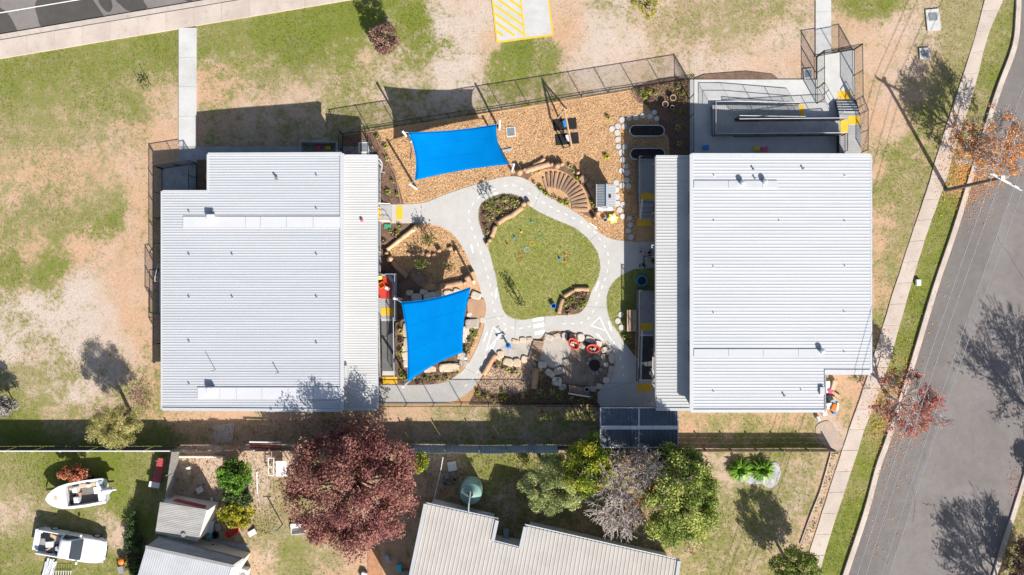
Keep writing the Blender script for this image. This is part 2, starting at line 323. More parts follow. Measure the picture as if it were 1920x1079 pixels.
ton = n.smooth(n.math('ADD', sp.outputs[2], n.math('ADD', n.math('MULTIPLY', n.math('SUBTRACT', n4, .5), .9), n.math('MULTIPLY', n.math('SUBTRACT', n2, .5), .6))), .05, .95)
dcol = n.mix(ton, (.475, .30, .19), (.485, .40, .335))
dcol = n.mix(n.smooth(n2, .5, .75), dcol, n.mul(dcol, .78))
cc = n.mul(n.mix(cov, dcol, gcol), n.math('MULTIPLY', n.math('MULTIPLY_ADD', n.math('SUBTRACT', n3, .5), 1.5, 1.0), n.math('MULTIPLY_ADD', n.math('SUBTRACT', n2, .5), .6, 1.0)))
hb = n.math('ADD', n3, n.math('MULTIPLY', n2, .6)); n.bump(hb, .55, .05)
m_ground = n.fin(cc, .95, 0, .1)
g = npmesh('ground', verts, quads, m_ground); g['kind'] = 'structure'
ca = g.data.color_attributes.new('gc', 'FLOAT_COLOR', 'POINT')
ca.data.foreach_set('color', np.concatenate([F.reshape(3, -1).T, np.ones((F[0].size, 1))], 1).astype(np.float32).ravel())
def lawnmat(name, a, b, c):
    n = N(name); v = n.coord(); n1 = n.noise(v, .55, 6, .6, .4); n2 = n.noise(v, 4, 5, .65); n3 = n.noise(v, 11, 5, .78)
    cc = n.mix(n.smooth(n.math('MULTIPLY_ADD', n2, .5, n.math('MULTIPLY', n1, .6)), .42, .68), a, b)
    cc = n.mix(n.smooth(n3, .5, .75), cc, c)
    n.bump(n3, .5, .04); return n.fin(n.mul(cc, n.math('MULTIPLY_ADD', n.math('SUBTRACT', n2, .5), .8, 1)), .95, 0, .1)
m_lawn = lawnmat('mown_lawn', (.215, .235, .05), (.29, .275, .095), (.185, .205, .04))
# ---------------------------------------------------------------- roads, kerbs, footpaths
def resample(line, n):
    L = [0]
    for a, b in zip(line, line[1:]): L.append(L[-1] + math.dist(a, b))
    out = []
    for i in range(n + 1):
        t = L[-1] * i / n; j = 0
        while j < len(L) - 2 and L[j + 1] < t: j += 1
        u = (t - L[j]) / (L[j + 1] - L[j]); out.append((line[j][0] + (line[j + 1][0] - line[j][0]) * u, line[j][1] + (line[j + 1][1] - line[j][1]) * u))
    return out
kerbL = [(1911, -60), (1910, 0), (1909, 27), (1902, 89), (1870, 177), (1824, 324), (1789, 437), (1754, 540), (1709, 690), (1666, 822), (1647, 875), (1623, 964), (1585, 1079), (1562, 1150)]
kerbL = smooth_poly(kerbL, 4, False)
kerbR = [(2075, 440), (1998, 650), (1921, 880), (1859, 1079), (1838, 1150)]
rd_ = sheet('road', kerbL + kerbR[::-1] + [(2150, 200), (2200, -60)], .012, m_asph)
LANE = 1
def strip(name, line, wd, z0, z1, m, off=0, parent=None, kind='structure'):
    out = []; k = len(line)
    for i in range(k):
        a, b = line[max(0, i - 1)], line[min(k - 1, i + 1)]; d = Vector((b[0] - a[0], b[1] - a[1])).normalized(); nn = Vector((-d.y, d.x))
        out.append((line[i], nn))
    poly = [(p[0] + q.x * off, p[1] + q.y * off) for p, q in out] + [(p[0] + q.x * (off + wd), p[1] + q.y * (off + wd)) for p, q in out[::-1]]
    EXCL.append(poly)
    o = MB().prism(plan(poly), z0, z1).build(name, m, parent)
    if parent is None and kind: o['kind'] = kind
    return o
strip('kerb', kerbL, 6, -.1, .13, m_kerb); strip('gutter', kerbL, -5, -.1, .022, m_kerb)
for line in [[(1868, 440), (1880, 462), (1893, 478), (1905, 500), (1925, 530)], [(1700, 900), (1716, 930), (1712, 980)]]:
    q = resample(smooth_poly(line, 4, False), 26); q = [(a[0] + random.uniform(-.9, .9), a[1] + random.uniform(-.9, .9)) for a in q]
    strip('crack', q, .55, .008, .0175, m_asph2, 0, rd_)
strip('lane_wear', kerbL[2:], -72, .0, .016, m_asphL, -5)
strip('kerb', kerbR, -8, -.1, .13, m_kerb)
# footpath beside the road, cast slab by slab
fl = [(1852, -20), (1846, 0), (1830, 62), (1803, 150), (1760, 280), (1744, 337), (1709, 442), (1674, 550), (1655, 612), (1633, 685), (1596, 795), (1588, 816), (1547, 942), (1521, 1025), (1506, 1075), (1480, 1160)]
fr = [(1887, -20), (1881, 0), (1851, 70), (1827, 167), (1790, 280), (1774, 337), (1736, 442), (1701, 560), (1684, 620), (1663, 693), (1623, 798), (1618, 818), (1577, 940), (1553, 1017), (1536, 1075), (1512, 1160)]
A_, B_ = resample(smooth_poly(fl, 4, False), 30), resample(smooth_poly(fr, 4, False), 30)
fp = sheet('footpath', A_ + B_[::-1], .014, m_kerb)
EXCL.append(A_ + B_[::-1])
for i in range(30):
    e = .02; lp = lambda a, b, t: (a[0] + (b[0] - a[0]) * t, a[1] + (b[1] - a[1]) * t)
    jit = lambda p, s: (p[0] + random.uniform(-.8, .8), p[1] + random.uniform(-.8, .8))
    ml = jit(lp(A_[i], A_[i + 1], .5), 1); mr = jit(lp(B_[i], B_[i + 1], .5), 1)
    q = [lp(A_[i], A_[i + 1], e), ml, lp(A_[i], A_[i + 1], 1 - e), lp(B_[i], B_[i + 1], 1 - e), mr, lp(B_[i], B_[i + 1], e)]
    MB().prism(plan(q), -.06, .03 + random.uniform(-.004, .004)).build('slab', m_foot, fp)
# top-left street
yl = lambda x, o: o - .168 * x
sheet('road', [(-400, yl(-400, 66)), (700, yl(700, 66)), (700, -420), (-400, -420)], .012, m_asph)
strip('kerb', [(-300, yl(-300, 66)), (560, yl(560, 66))], 8, -.1, .1, m_kerb)
strip('kerb_joint', [(-300, yl(-300, 74.3)), (560, yl(560, 74.3))], 2.2, -.1, .05, m_gry)
fpt = sheet('footpath', [(-208, yl(-208, 77)), (728, yl(728, 77)), (728, yl(728, 110.6)), (-208, yl(-208, 110.6))], .07, m_kerb)
for i in range(-4, 14):
    x0, x1 = i * 52 + .6, i * 52 + 51.4
    q = [(x0, yl(x0, 76.8)), (x1, yl(x1, 76.8)), (x1, yl(x1, 111)), (x0, yl(x0, 111))]
    EXCL.append(q); MB().prism(plan(q), -.1, .1 + random.uniform(-.004, .004)).build('slab', m_foot, fpt)
for k, poly in enumerate([[(-40, 3), (2, 16), (18, 30), (28, 48), (32, 62), (10, 68), (-60, 78)], [(70, 0), (66, 14), (70, 30), (80, 52), (120, 44), (180, 36), (194, 31), (188, 20), (176, 2), (170, -14), (90, -18)],
                          [(184, 0), (190, 12), (198, 21), (206, 23), (211, 14), (209, 2), (204, -12), (184, -12)], [(216, 0), (226, 10), (242, 21), (275, 17), (270, 4), (262, -12), (214, -12)], [(345, -2), (352, 3), (362, 1), (362, -9)]]):
    sheet('asphalt_patch', smooth_poly(poly, 4), .018, m_asph2, excl=False, depth=.02)
strip('edge_line', [(-100, yl(-100, 24)), (400, yl(400, 24))], 1.6, .013, .019, m_white)
def slabpath(name, x0, x1, y0, y1, n, m, z=.03):
    o = sheet(name, [(x0 + .2, y0), (x1 - .2, y0), (x1 - .2, y1), (x0 + .2, y1)], z - .02, m)
    for i in range(n):
        a, b = y0 + (y1 - y0) * i / n + .25, y0 + (y1 - y0) * (i + 1) / n - .25
        q = [(x0, a), (x1, a), (x1, b), (x0, b)]; EXCL.append(q); MB().prism(plan(q), -.1, z).build('slab', m, o)
slabpath('path', 336, 369, 53, 274.5, 4, m_concw, .105)
slabpath('path', 1529, 1558, -60, 106, 4, m_concw, .05)
sheet('path', [(336, 275), (700, 275), (700, 330), (395, 330), (395, 310), (336, 310)], .031, m_slab)
sheet('path', [(303, 310.5), (369, 310.5), (369, 375), (303, 375)], .032, m_slab)
sheet('garden_bed', [(369.5, 300), (400, 300), (400, 372), (369.5, 372)], .05, m_bark)
# parking bay slab with hatched yellow paint
pk = sheet('parking_bay', [(918, -40), (1026, -40), (1037, 66), (931, 81)], .03, m_concw)
def paint(poly, m=m_white, name='stripe', parent=None, z=.036):
    return MB().prism(plan(poly), z - .005, z).build(name, m, parent)
def pline(a, b, wd, m=m_white, name='stripe', parent=None, z=.036):
    d = Vector((b[0] - a[0], b[1] - a[1])).normalized(); q = (-d.y * wd / 2, d.x * wd / 2)
    return paint([(a[0] + q[0], a[1] + q[1]), (b[0] + q[0], b[1] + q[1]), (b[0] - q[0], b[1] - q[1]), (a[0] - q[0], a[1] - q[1])], m, name, parent, z)
pline((919, -40), (932, 79), 3, m_yell, 'border_line', pk); pline((973, -30), (984, 71), 3, m_yell, 'border_line', pk); pline((1024, -40), (1036, 65), 3, m_yell, 'border_line', pk); pline((931, 80), (1037, 66), 3, m_yell, 'border_line', pk, .037)
for i in range(9):
    y0 = -40 + i * 16.5; xa = 921 + (y0 + 40) * .107; yb = y0 + 40; xb = 974 + (yb + 30) * .106
    a, b = (xa, y0), (xb, yb)
    yl_ = 77 - (b[0] - 931) * .13
    if b[1] > yl_:
        t = (yl_ - a[1] - 2) / (b[1] - a[1]); b = (a[0] + (b[0] - a[0]) * t, a[1] + (b[1] - a[1]) * t)
    if a[1] < 74: pline(a, b, 4.2, m_yell, 'hatch_stripe', pk, .0355)
# ---------------------------------------------------------------- courtyard sheets
sheet('wood_chip_bed', [(643, 255), (1290, 152), (1290, 300), (1230, 300), (1230, 760), (712, 760), (712, 420), (700, 300), (643, 300)], .012, m_chip, excl=True)
def bed(poly, m=m_bark, z=.022, sm=True, name='garden_bed'): return sheet(name, smooth_poly(poly, 4) if sm else poly, z, m, excl=False, depth=.03)
bed([(643, 255), (708, 246), (722, 275), (740, 320), (757, 383), (708, 384), (706, 292), (643, 292)], sm=False)
bed([(712, 420), (785, 420), (755, 446), (724, 472), (735, 495), (765, 520), (800, 545), (860, 545), (905, 560), (905, 600), (880, 660), (850, 710), (812, 720), (750, 722), (712, 722)], sm=False)
bed([(1187, 166), (1290, 152), (1290, 300), (1258, 300), (1254, 262), (1240, 240), (1215, 200), (1196, 192)], m_bark, .0225)
bed([(958, 332), (975, 322), (1030, 305), (1060, 312), (1095, 340), (1108, 365), (1120, 395), (1118, 412), (1090, 400), (1060, 386), (1030, 368), (1000, 345)], m_bark, .0228)
bed([(1020, 318), (1055, 322), (1088, 345), (1103, 372), (1106, 396), (1080, 396), (1050, 380), (1015, 352), (990, 338)], m_chip, .027)
bed([(880, 757), (905, 704), (930, 668), (1005, 668), (1040, 690), (1060, 722), (1120, 735), (1120, 760), (880, 760)], m_bark, .0226, False)
bed([(905, 708), (930, 672), (1000, 676), (1002, 712), (985, 735), (930, 738), (900, 726)], m_peb, .026)
bed([(1158, 625), (1190, 618), (1190, 668), (1178, 652)], m_bark, .0246, False)
outer = [(735, 384), (792, 381), (830, 367), (880, 350), (930, 335), (962, 331), (985, 336), (1010, 352), (1035, 372), (1065, 390), (1090, 406), (1115, 430), (1140, 446), (1160, 451), (1190, 454)]
right = [(1190, 505), (1170, 514), (1150, 530), (1139, 552), (1138, 575), (1145, 602), (1160, 625), (1168, 640), (1180, 655), (1190, 668)]
ring = [(1121, 735), (1140, 712), (1151, 692), (1152, 670), (1140, 650), (1120, 636), (1100, 628), (1070, 622), (1040, 620), (1022, 626), (1012, 634), (985, 640), (962, 644), (945, 652), (934, 660), (915, 685), (903, 705), (885, 730), (860, 748), (835, 756), (800, 757)]
inner = [(750, 722), (790, 722), (830, 718), (855, 705), (872, 690), (885, 670), (897, 645), (907, 615), (908, 590), (903, 555), (895, 525), (880, 490), (868, 465), (850, 440), (825, 425), (790, 419), (735, 418)]
so_ = lambda p: smooth_poly(p, 5, False)
PATH = so_(outer) + [(1230, 454), (1230, 502)] + so_(right) + [(1230, 668), (1230, 762), (1121, 762)] + so_(ring) + [(708, 757), (708, 722)] + so_(inner)
path = sheet('courtyard_path', PATH, .034, m_conc)
lawn = smooth_poly([(905, 380), (930, 367), (955, 364), (975, 370), (990, 385), (1010, 398), (1040, 412), (1075, 427), (1100, 446), (1118, 470), (1125, 495), (1122, 520), (1110, 545), (1105, 560), (1098, 575), (1085, 588), (1060, 591), (1020, 594), (980, 600), (955, 594), (943, 580), (935, 545), (930, 520), (920, 480), (908, 445), (898, 415), (898, 395)], 5)
sheet('lawn', lawn, .045, m_lawn)
lawn2 = so_(right) + [(1192, 640), (1192, 560), (1230, 560), (1230, 502)]
lawn2 = [(1230, 502)] + so_([(1190, 505), (1170, 514), (1150, 530), (1139, 552), (1138, 575), (1145, 602), (1160, 625)]) + [(1192, 622), (1230, 560)]
sheet('lawn', lawn2, .044, m_lawn)
bed([(905, 381), (930, 368), (955, 365), (974, 371), (984, 383), (960, 403), (934, 420), (925, 440), (914, 454), (900, 420), (899, 396)], m_bark, .052)
bed([(1105, 545), (1104, 560), (1097, 575), (1084, 587), (1047, 590), (1053, 566), (1064, 553), (1080, 544)], m_bark, .053)
sheet('pebble_pad', smooth_poly([(936, 655), (962, 643), (995, 638), (992, 668), (965, 672), (945, 666)], 4), .038, m_padc, excl=False, depth=.03)
sheet('pebble_pad', smooth_poly([(1010, 645), (1030, 634), (1055, 632), (1068, 645), (1070, 665), (1055, 682), (1040, 690), (1020, 684), (1006, 672)], 4), .037, m_padc, excl=False, depth=.03)
sheet('fire_pit_ground', smooth_poly([(1062, 680), (1075, 655), (1110, 660), (1135, 668), (1138, 695), (1122, 720), (1080, 722), (1050, 712)], 4), .0385, mat('charred_sand', (.27, .205, .155), (.15, .115, .09), 1.0, 12, .35, .95, bump=.3), excl=False, depth=.03)
bed([(1121, 735), (1138, 712), (1149, 692), (1150, 670), (1139, 652), (1119, 638), (1100, 630), (1070, 624), (1040, 622), (1024, 628), (1012, 640), (1008, 672), (1014, 690), (1032, 708), (1050, 728), (1090, 738)], m_bark, .0362)
# slab joints cut into the path
for a, b in [((967, 600), (965, 634)), ((1020, 590), (1022, 626)), ((1098, 575), (1140, 578)), ((1120, 735), (1190, 716)), ((1121, 719), (1190, 719)), ((1165, 640), (1170, 660)), ((790, 382), (792, 419)), ((905, 600), (945, 592)), ((1016, 355), (1000, 392)), ((1122, 438), (1105, 452)), ((871, 690), (902, 706))]:
    pline(a, b, .7, m_gry, 'joint', path, .0355)
# painted markings on the little road
dash = MB()
def dashes(line, step=17, ln=5, wd=1.5):
    pts = smooth_poly(line, 6, False); L = sum(math.dist(a, b) for a, b in zip(pts, pts[1:])); nn = int(L / 2); q = resample(pts, nn)
    k = 0; sp_ = int(step / 2)
    for i in range(0, nn - 4, sp_):
        a, b = q[i], q[min(nn, i + int(ln / 2) + 1)]
        d = Vector((b[0] - a[0], b[1] - a[1]));
        if d.length < 1: continue
        d.normalize(); o = (-d.y * wd / 2, d.x * wd / 2)
        dash.prism(plan([(a[0] + o[0], a[1] + o[1]), (b[0] + o[0], b[1] + o[1]), (b[0] - o[0], b[1] - o[1]), (a[0] - o[0], a[1] - o[1])]), .031, .04)
dashes([(945, 349), (965, 348), (990, 362), (1012, 376), (1035, 390), (1060, 402), (1085, 414), (1110, 430), (1126, 450), (1138, 470), (1141, 490), (1137, 515), (1124, 550), (1114, 580), (1098, 602), (1075, 607), (1045, 607)])
dashes([(995, 612), (965, 616), (940, 603), (926, 580), (922, 550), (915, 520), (900, 470), (885, 430), (877, 405)])
dashes([(878, 400), (890, 378), (910, 362), (940, 350)])
dashes([(950, 615), (930, 640), (912, 668), (900, 690), (885, 712), (865, 730)])
dashes([(1150, 640), (1160, 665), (1168, 690), (1169, 715)])
dl = dash.build('dashed_line', m_white, path); dl['kind'] = 'stuff'
def arrow(a, b, wd=2.2):
    d = Vector((b[0] - a[0], b[1] - a[1])); L = d.length; d.normalize(); o = Vector((-d.y, d.x)); a, b = Vector(a), Vector(b)
    t = b - d * 8
    paint([tuple(a + o * wd / 2), tuple(t + o * wd / 2), tuple(t + o * wd * 1.25), tuple(b), tuple(t - o * wd * 1.25), tuple(t - o * wd / 2), tuple(a - o * wd / 2)], m_white, 'arrow', path, .0405)
for a, b in [((1105, 418), (1121, 431)), ((1116, 546), (1123, 526)), ((887, 475), (883, 457)), ((931, 541), (929, 561)), ((907, 640), (914, 621)), ((928, 645), (918, 658)), ((1140, 602), (1147, 622)), ((1131, 638), (1117, 625)), ((922, 366), (935, 361))]: arrow(a, b)
for tri in [[(1108, 611), (1124, 595), (1136, 620)], [(925, 613), (939, 627), (911, 658)]]:
    for i in range(3): pline(tri[i], tri[(i + 1) % 3], 1.7, m_white, 'give_way_line', path, .0403 + .0004 * i)
pline((1136, 620), (1147, 639), 1.7, m_white, 'give_way_line', path, .0418)
for p in [[(998, 598), (1018, 594), (1019, 600), (999, 604)], [(1000, 609), (1020, 605), (1021, 612), (1001, 616)], [(1002, 622), (1021, 618), (1022, 625), (1003, 629)]]: paint(p, m_white, 'crossing_stripe', path, .0405)
paint([(743, 387), (755, 387), (755, 412), (743, 412)], m_yell, 'tactile_strip', path, .046)
paint([(1194, 412), (1221, 412), (1221, 424), (1194, 424)], m_yell, 'tactile_strip', path, .046)
paint([(1194, 720), (1221, 720), (1221, 734), (1194, 734)], m_yell, 'tactile_strip', path, .046)
paint([(718, 707), (745, 707), (745, 720), (718, 720)], m_yell, 'tactile_strip', path, .046)
# entry slab of the eastern building
apron = sheet('concrete_apron', [(1292, 150), (1531, 150), (1531, 106), (1600, 94), (1602, 192), (1612, 215), (1612, 310), (1292, 310)], .06, m_concw)
sheet('garden_bed', [(1300, 148), (1320, 140), (1400, 134), (1450, 140), (1460, 149)], .03, m_bark, excl=False)
sheet('side_path', [(398, 798), (440, 793), (436, 830), (404, 832)], .02, m_foot, excl=False, depth=.05)
sheet('brick_path', [(690, 1030), (708, 1025), (722, 1100), (690, 1110)], .02, m_brick)
sheet('patio', [(395, 1010), (465, 1022), (463, 1050), (390, 1036)], .02, m_slab)
sheet('tar_patch', smooth_poly([(1530, 800), (1552, 790), (1572, 812), (1580, 838), (1556, 845), (1535, 822)], 4), .012, mat('grey_grit', (.33, .285, .25), (.42, .30, .215), 1.6, 10, .35, .95), excl=False, depth=.02)
sheet('gravel_patch', smooth_poly([(1388, 892), (1405, 885), (1435, 872), (1456, 868), (1464, 885), (1456, 908), (1442, 916), (1428, 908), (1405, 908)], 4), .014, mat('white_gravel', (.46, .45, .44), (.29, .28, .26), 3, 10, .4, .9, bump=.4), excl=True, depth=.03)
sheet('garden_strip', [(1556, 852), (1574, 850), (1540, 950), (1520, 1020), (1500, 1030), (1530, 940)], .014, m_peb, excl=True, depth=.03)
# ---------------------------------------------------------------- buildings
def lerp(a, b, t): return a + (b - a) * t
def corr(name, a, b, c, d, pitch, hgt, m, parent, dirn=1):
    """ribbed sheet: ribs run a->b (and d->c); a->d crosses the ribs"""
    a, b, c, d = map(Vector, (a, b, c, d)); nrm = (b - a).cross(d - a).normalized()
    if nrm.z < 0: nrm = -nrm
    n_ = max(2, round((d - a).length / pitch)); vs = []; fs = []
    prof = [(0, 0), (.70, 0), (.77, 1), (.90, 1)]
    ts = [((i + u) / n_, h) for i in range(n_) for u, h in prof] + [(1, 0)]
    for t, h in ts:
        vs += [lerp(a, d, t) + nrm * h * hgt, lerp(b, c, t) + nrm * h * hgt]
    fs = [[2 * i, 2 * i + 1, 2 * i + 3, 2 * i + 2] for i in range(len(ts) - 1)]
    return addmesh(name, vs, fs, m, parent)
def slabq(name, pts, th, m, parent):
    pts = [Vector(p) for p in pts]; k = len(pts); lo = [p - Vector((0, 0, th)) for p in pts]
    return fixn(addmesh(name, pts + lo, [list(range(k)), [k + i for i in range(k)][::-1]] + [[i, k + i, k + (i + 1) % k, (i + 1) % k] for i in range(k)], m, parent))
def bar(name, a, b, wd, h, m, parent): return MB().seg(a, b, wd, h).build(name, m, parent)
def wallbox(parent, poly, z0, tops, m, name='wall'):
    """closed wall ring: poly of plan points (world xy), tops heights"""
    k = len(poly); vs = [(p[0], p[1], z0) for p in poly] + [(p[0], p[1], t) for p, t in zip(poly, tops)]
    return fixn(addmesh(name, vs, [[i, (i + 1) % k, k + (i + 1) % k, k + i] for i in range(k)] + [[k + i for i in range(k)]], m, parent))
def window(parent, c, wd, h, face, m=None, name='window'):
    """face: outward unit vector"""
    face = Vector(face); s_ = Vector((-face.y, face.x, 0)); c = Vector(c)
    q = Matrix((s_, face, Vector((0, 0, 1)))).transposed()
    o = MB().box(c, (wd, .1, h), M=q).build(name, m_cap, parent)
    MB().box(c + face * .03, (wd - .12, .08, h - .12), M=q).build('pane', m or m_glass, o)
def vent(parent, p, r=.06, h=.3, m=None):
    MB().lathe(p, [(r * 1.8, 0), (r * 1.8, .02), (r, .03), (r, h), (r * 1.5, h), (r * 1.5, h + .05), (0, h + .08)], 8).build('vent_pipe', m or m_gry, parent)
def turbine(parent, p, r=.2):
    o = MB().lathe(p, [(r * .8, 0), (r * .8, .12), (r, .14), (r * 1.1, .24), (r, .34), (r * .5, .39), (0, .4)], 14).build('roof_ventilator', m_rail, parent)
    MB().lathe(p + Vector((0, 0, .13)), [(r * .99, 0), (r * 1.2, .1), (r * 1.2, .12), (r * .99, .22)], 14).build('vane_ring', m_galv, o)
# --- western building
zl, zr = 2.5, 3.42
zx = lambda x: zl + (x - 305) / (641 - 305) * (zr - zl)
wb = thing('school_building', 'long pale ribbed-roof classroom block beside the two blue sails and bare field', 'building', P(500, 530))
corr('main_roof', G(305, 360, zl), G(641, 360, zr), G(641, 767, zr), G(305, 767, zl), .18, .021, m_roof, wb)
corr('main_roof', G(390.5, 291, zx(390)), G(641, 290, zr), G(641, 360, zr), G(390.5, 360, zx(390)), .18, .021, m_roof, wb)
corr('verandah_roof', G(645, 293, 2.75), G(706.5, 293, 2.5), G(706.5, 767, 2.5), G(645, 767, 2.75), .17, .02, m_roof2, wb)
up = Vector((0, 0, .03))
bar('ridge_cap', G(641.5, 288, zr + .05), G(641.5, 770, zr + .05), .26, .05, m_cap, wb)
bar('north_flashing', G(390, 289.5, zx(390) + .03), G(641, 288.5, zr + .03), .2, .06, m_cap, wb)
bar('south_flashing', G(305, 767.5, zl + .03), G(641, 770, zr + .03), .2, .06, m_cap, wb)
bar('gutter', G(304, 359, zl - .06), G(304, 768, zl - .06), .14, .12, m_cap, wb)
bar('gutter', G(707.5, 292, 2.44), G(707.5, 768, 2.44), .13, .11, m_rail, wb)
bar('notch_flashing', G(305, 359.5, zl + .03), G(390, 359.5, zx(390) + .03), .18, .06, m_cap, wb)
bar('notch_flashing', G(390, 290, zx(390)), G(390, 359, zx(390)), .14, .1, m_cap, wb)
bar('rain_head', G(649, 686, 2.95), G(648, 766, 2.95), .2, .12, m_cap, wb)
bar('verandah_flashing', G(645, 768, 2.78), G(707, 768, 2.53), .16, .06, m_cap, wb)
bar('verandah_flashing', G(645, 292.5, 2.78), G(707, 292.5, 2.53), .16, .06, m_cap, wb)
gp = lambda x, y, z, dx=0, dy=0: (G(x, y, z).x + dx, G(x, y, z).y + dy)
wallbox(wb, [gp(305, 360, zl, .35, -.35), gp(390.5, 360, zx(390), .35, -.35), gp(390.5, 290, zx(390), .35, -.35), gp(641, 290, zr, -.06, -.35), gp(641, 767, zr, -.06, .35), gp(305, 767, zl, .35, .35)], 0, [zl - .1, zx(390) - .1, zx(390) - .1, zr - .08, zr - .08, zl - .1], m_wall)
for y in (420, 560, 680): window(wb, G(641, y, zr) + Vector((-.04, 0, -2.1)), 1.8, 1.2, (1, 0, 0))
for y in (430, 640, 720): window(wb, (gp(305, y, zl)[0] + .34, G(305, y, zl).y, 1.6), 1.6, 1.0, (-1, 0, 0))
for x in (450, 540, 600): window(wb, (G(x, 290, 3).x, gp(x, 290, 3.1)[1] - .34, 1.6), 1.6, 1.1, (0, 1, 0))
for x in (360, 450, 540): window(wb, (G(x, 767, 3).x, gp(x, 767, 2.9)[1] + .34, 1.6), 1.6, 1.1, (0, -1, 0))
for y in (300, 385, 470, 560, 650, 765): MB().tube([G(704, y, 2.5) * 1 - Vector((0, 0, 2.5)), G(704, y, 2.5) - Vector((0, 0, .05))], .04, 8).build('verandah_post', m_rail, wb)
for (x0, x1, y0, y1, cuts) in [(343, 638, 406.5, 427, (460, 488, 537, 587)), (370, 638, 727, 748.5, (412, 443, 491, 540, 587))]:
    e = [x0] + list(cuts) + [x1]
    for a, b in zip(e, e[1:]):
        slabq('roof_panel', [G(a + .3, y0, zx(a) + .07), G(b - .3, y0, zx(b) + .07), G(b - .3, y1, zx(b) + .07), G(a + .3, y1, zx(a) + .07)], .05, m_strip, wb)
for (x, y) in [(397, 408), (397, 731)]:
    z = zx(x); c = G(x, y, z + .07)
    o = MB().box(c + Vector((0, 0, .18)), (.52, .42, .36)).build('vent_cowl', m_strip, wb); bev(o, .06, 3)
for x, y in [(520, 333), (594, 330), (594, 393), (355, 398), (400, 395), (355, 478), (436, 478), (594, 478), (355, 558), (436, 558), (594, 558), (355, 641), (594, 644), (355, 721), (594, 724), (518, 332)]:
    vent(wb, G(x, y, zx(x)), .035, .1)
vent(wb, G(520, 338, zx(520)), .05, .35); vent(wb, G(522, 699, zx(522)), .03, .5)
mb_ = MB().tube([G(404, 694, zx(404)), G(404, 694, zx(404)) + Vector((0, 0, 1.0))], .025, 6); mb_.build('aerial_mast', m_gry, wb)
o = MB().tube([G(708, 297, 2.4), G(713, 300, 2.4), G(716, 306, 2.35), G(716, 318, 2.3), G(714, 322, 1.6), P(722, 325, .2)], .045, 6).build('downpipe', m_cap, wb)
MB().tube([G(709, 764, 2.4), G(706, 770, 2.2), P(716, 756, .3)], .045, 6).build('downpipe', m_cap, wb)
MB().tube([G(640, 771, 2.9), G(560, 772, 2.7), G(500, 772, 2.65)], .035, 6).build('downpipe', m_cap, wb)
MB().box(G(394, 332, 2.4) + Vector((-.15, 0, -.3)), (.35, .4, .5)).build('meter_box', m_orange, wb)
# --- eastern building
ze, zf = 3.65, 2.9
zy = lambda x: ze + (x - 1294) / (1632 - 1294) * (zf - ze)
eb = thing('school_building', 'wide pale ribbed-roof classroom block between the courtyard and the street footpath', 'building', P(1440, 530))
corr('main_roof', G(1294, 290.5, ze), G(1632, 291, zf), G(1632, 699, zf), G(1294, 699, ze), .225, .024, m_roof, eb)
corr('main_roof', G(1294, 699, ze), G(1546, 699, zy(1546)), G(1546, 771, zy(1546)), G(1294, 771, ze), .225, .024, m_roof, eb)
corr('verandah_roof', G(1230.5, 294, 2.62), G(1294, 294, 2.85), G(1294, 767, 2.85), G(1230.5, 767, 2.62), .215, .024, m_roof2, eb)
bar('ridge_cap', G(1296.5, 289.5, ze + .05), G(1296.5, 772, ze + .05), .24, .06, m_cap, eb)
bar('north_flashing', G(1295, 290.5, ze + .03), G(1632, 291, zf + .03), .2, .06, m_cap, eb)
bar('south_flashing', G(1295, 771, ze + .03), G(1546, 771, zy(1546) + .03), .2, .06, m_cap, eb)
bar('notch_flashing', G(1546, 698, zy(1546) + .04), G(1632, 698.5, zf + .04), .34, .05, m_cap, eb)
bar('notch_flashing', G(1547, 699, zy(1546)), G(1547, 772, zy(1546)), .1, .1, m_gry, eb)
bar('gutter', G(1633, 291, zf - .05), G(1633, 700, zf - .05), .12, .12, m_rail, eb)
bar('gutter', G(1229.5, 294, 2.56), G(1229.5, 768, 2.56), .12, .12, m_gry, eb)
bar('verandah_flashing', G(1230, 768, 2.65), G(1294, 768, 2.88), .18, .05, m_cap, eb)
bar('verandah_flashing', G(1230, 293.5, 2.65), G(1294, 293.5, 2.88), .14, .05, m_cap, eb)
wallbox(eb, [gp(1294, 290.5, ze, .12, -.35), gp(1632, 291, zf, -.35, -.35), gp(1632, 699, zf, -.35, .35), gp(1546, 699, zy(1546), -.3, .35), gp(1546, 771, zy(1546), -.3, .35), gp(1294, 771, ze, .12, .35)], 0, [ze - .06, zf - .1, zf - .1, zy(1546) - .1, zy(1546) - .1, ze - .06], m_wall)
for y in (380, 470, 560, 660): window(eb, (gp(1294, y, ze)[0] + .1, G(1294, y, ze).y, 3.2), 1.6, .4, (-1, 0, 0))
for y in (340, 430, 520, 620): window(eb, (gp(1294, y, ze)[0] + .1, G(1294, y, ze).y, 1.5), 1.8, 1.3, (-1, 0, 0))
for x in (1370, 1450): window(eb, (G(x, 290, 3.4).x, gp(x, 290.5, 3.5)[1] - .37, 1.7), 1.7, 1.2, (0, 1, 0))
for y in (360, 470, 600): window(eb, (gp(1632, y, zf)[0] - .33, G(1632, y, zf).y, 1.7), 1.7, 1.2, (1, 0, 0))
for x in (1350, 1450): window(eb, (G(x, 771, 3.4).x, gp(x, 771, 3.4)[1] + .33, 1.7), 1.7, 1.2, (0, -1, 0))
for y in (300, 395, 480, 570, 660, 764): MB().tube([G(1234, y, 2.6) - Vector((0, 0, 2.6)), G(1234, y, 2.6) - Vector((0, 0, .04))], .04, 8).build('verandah_post', m_rail, eb)
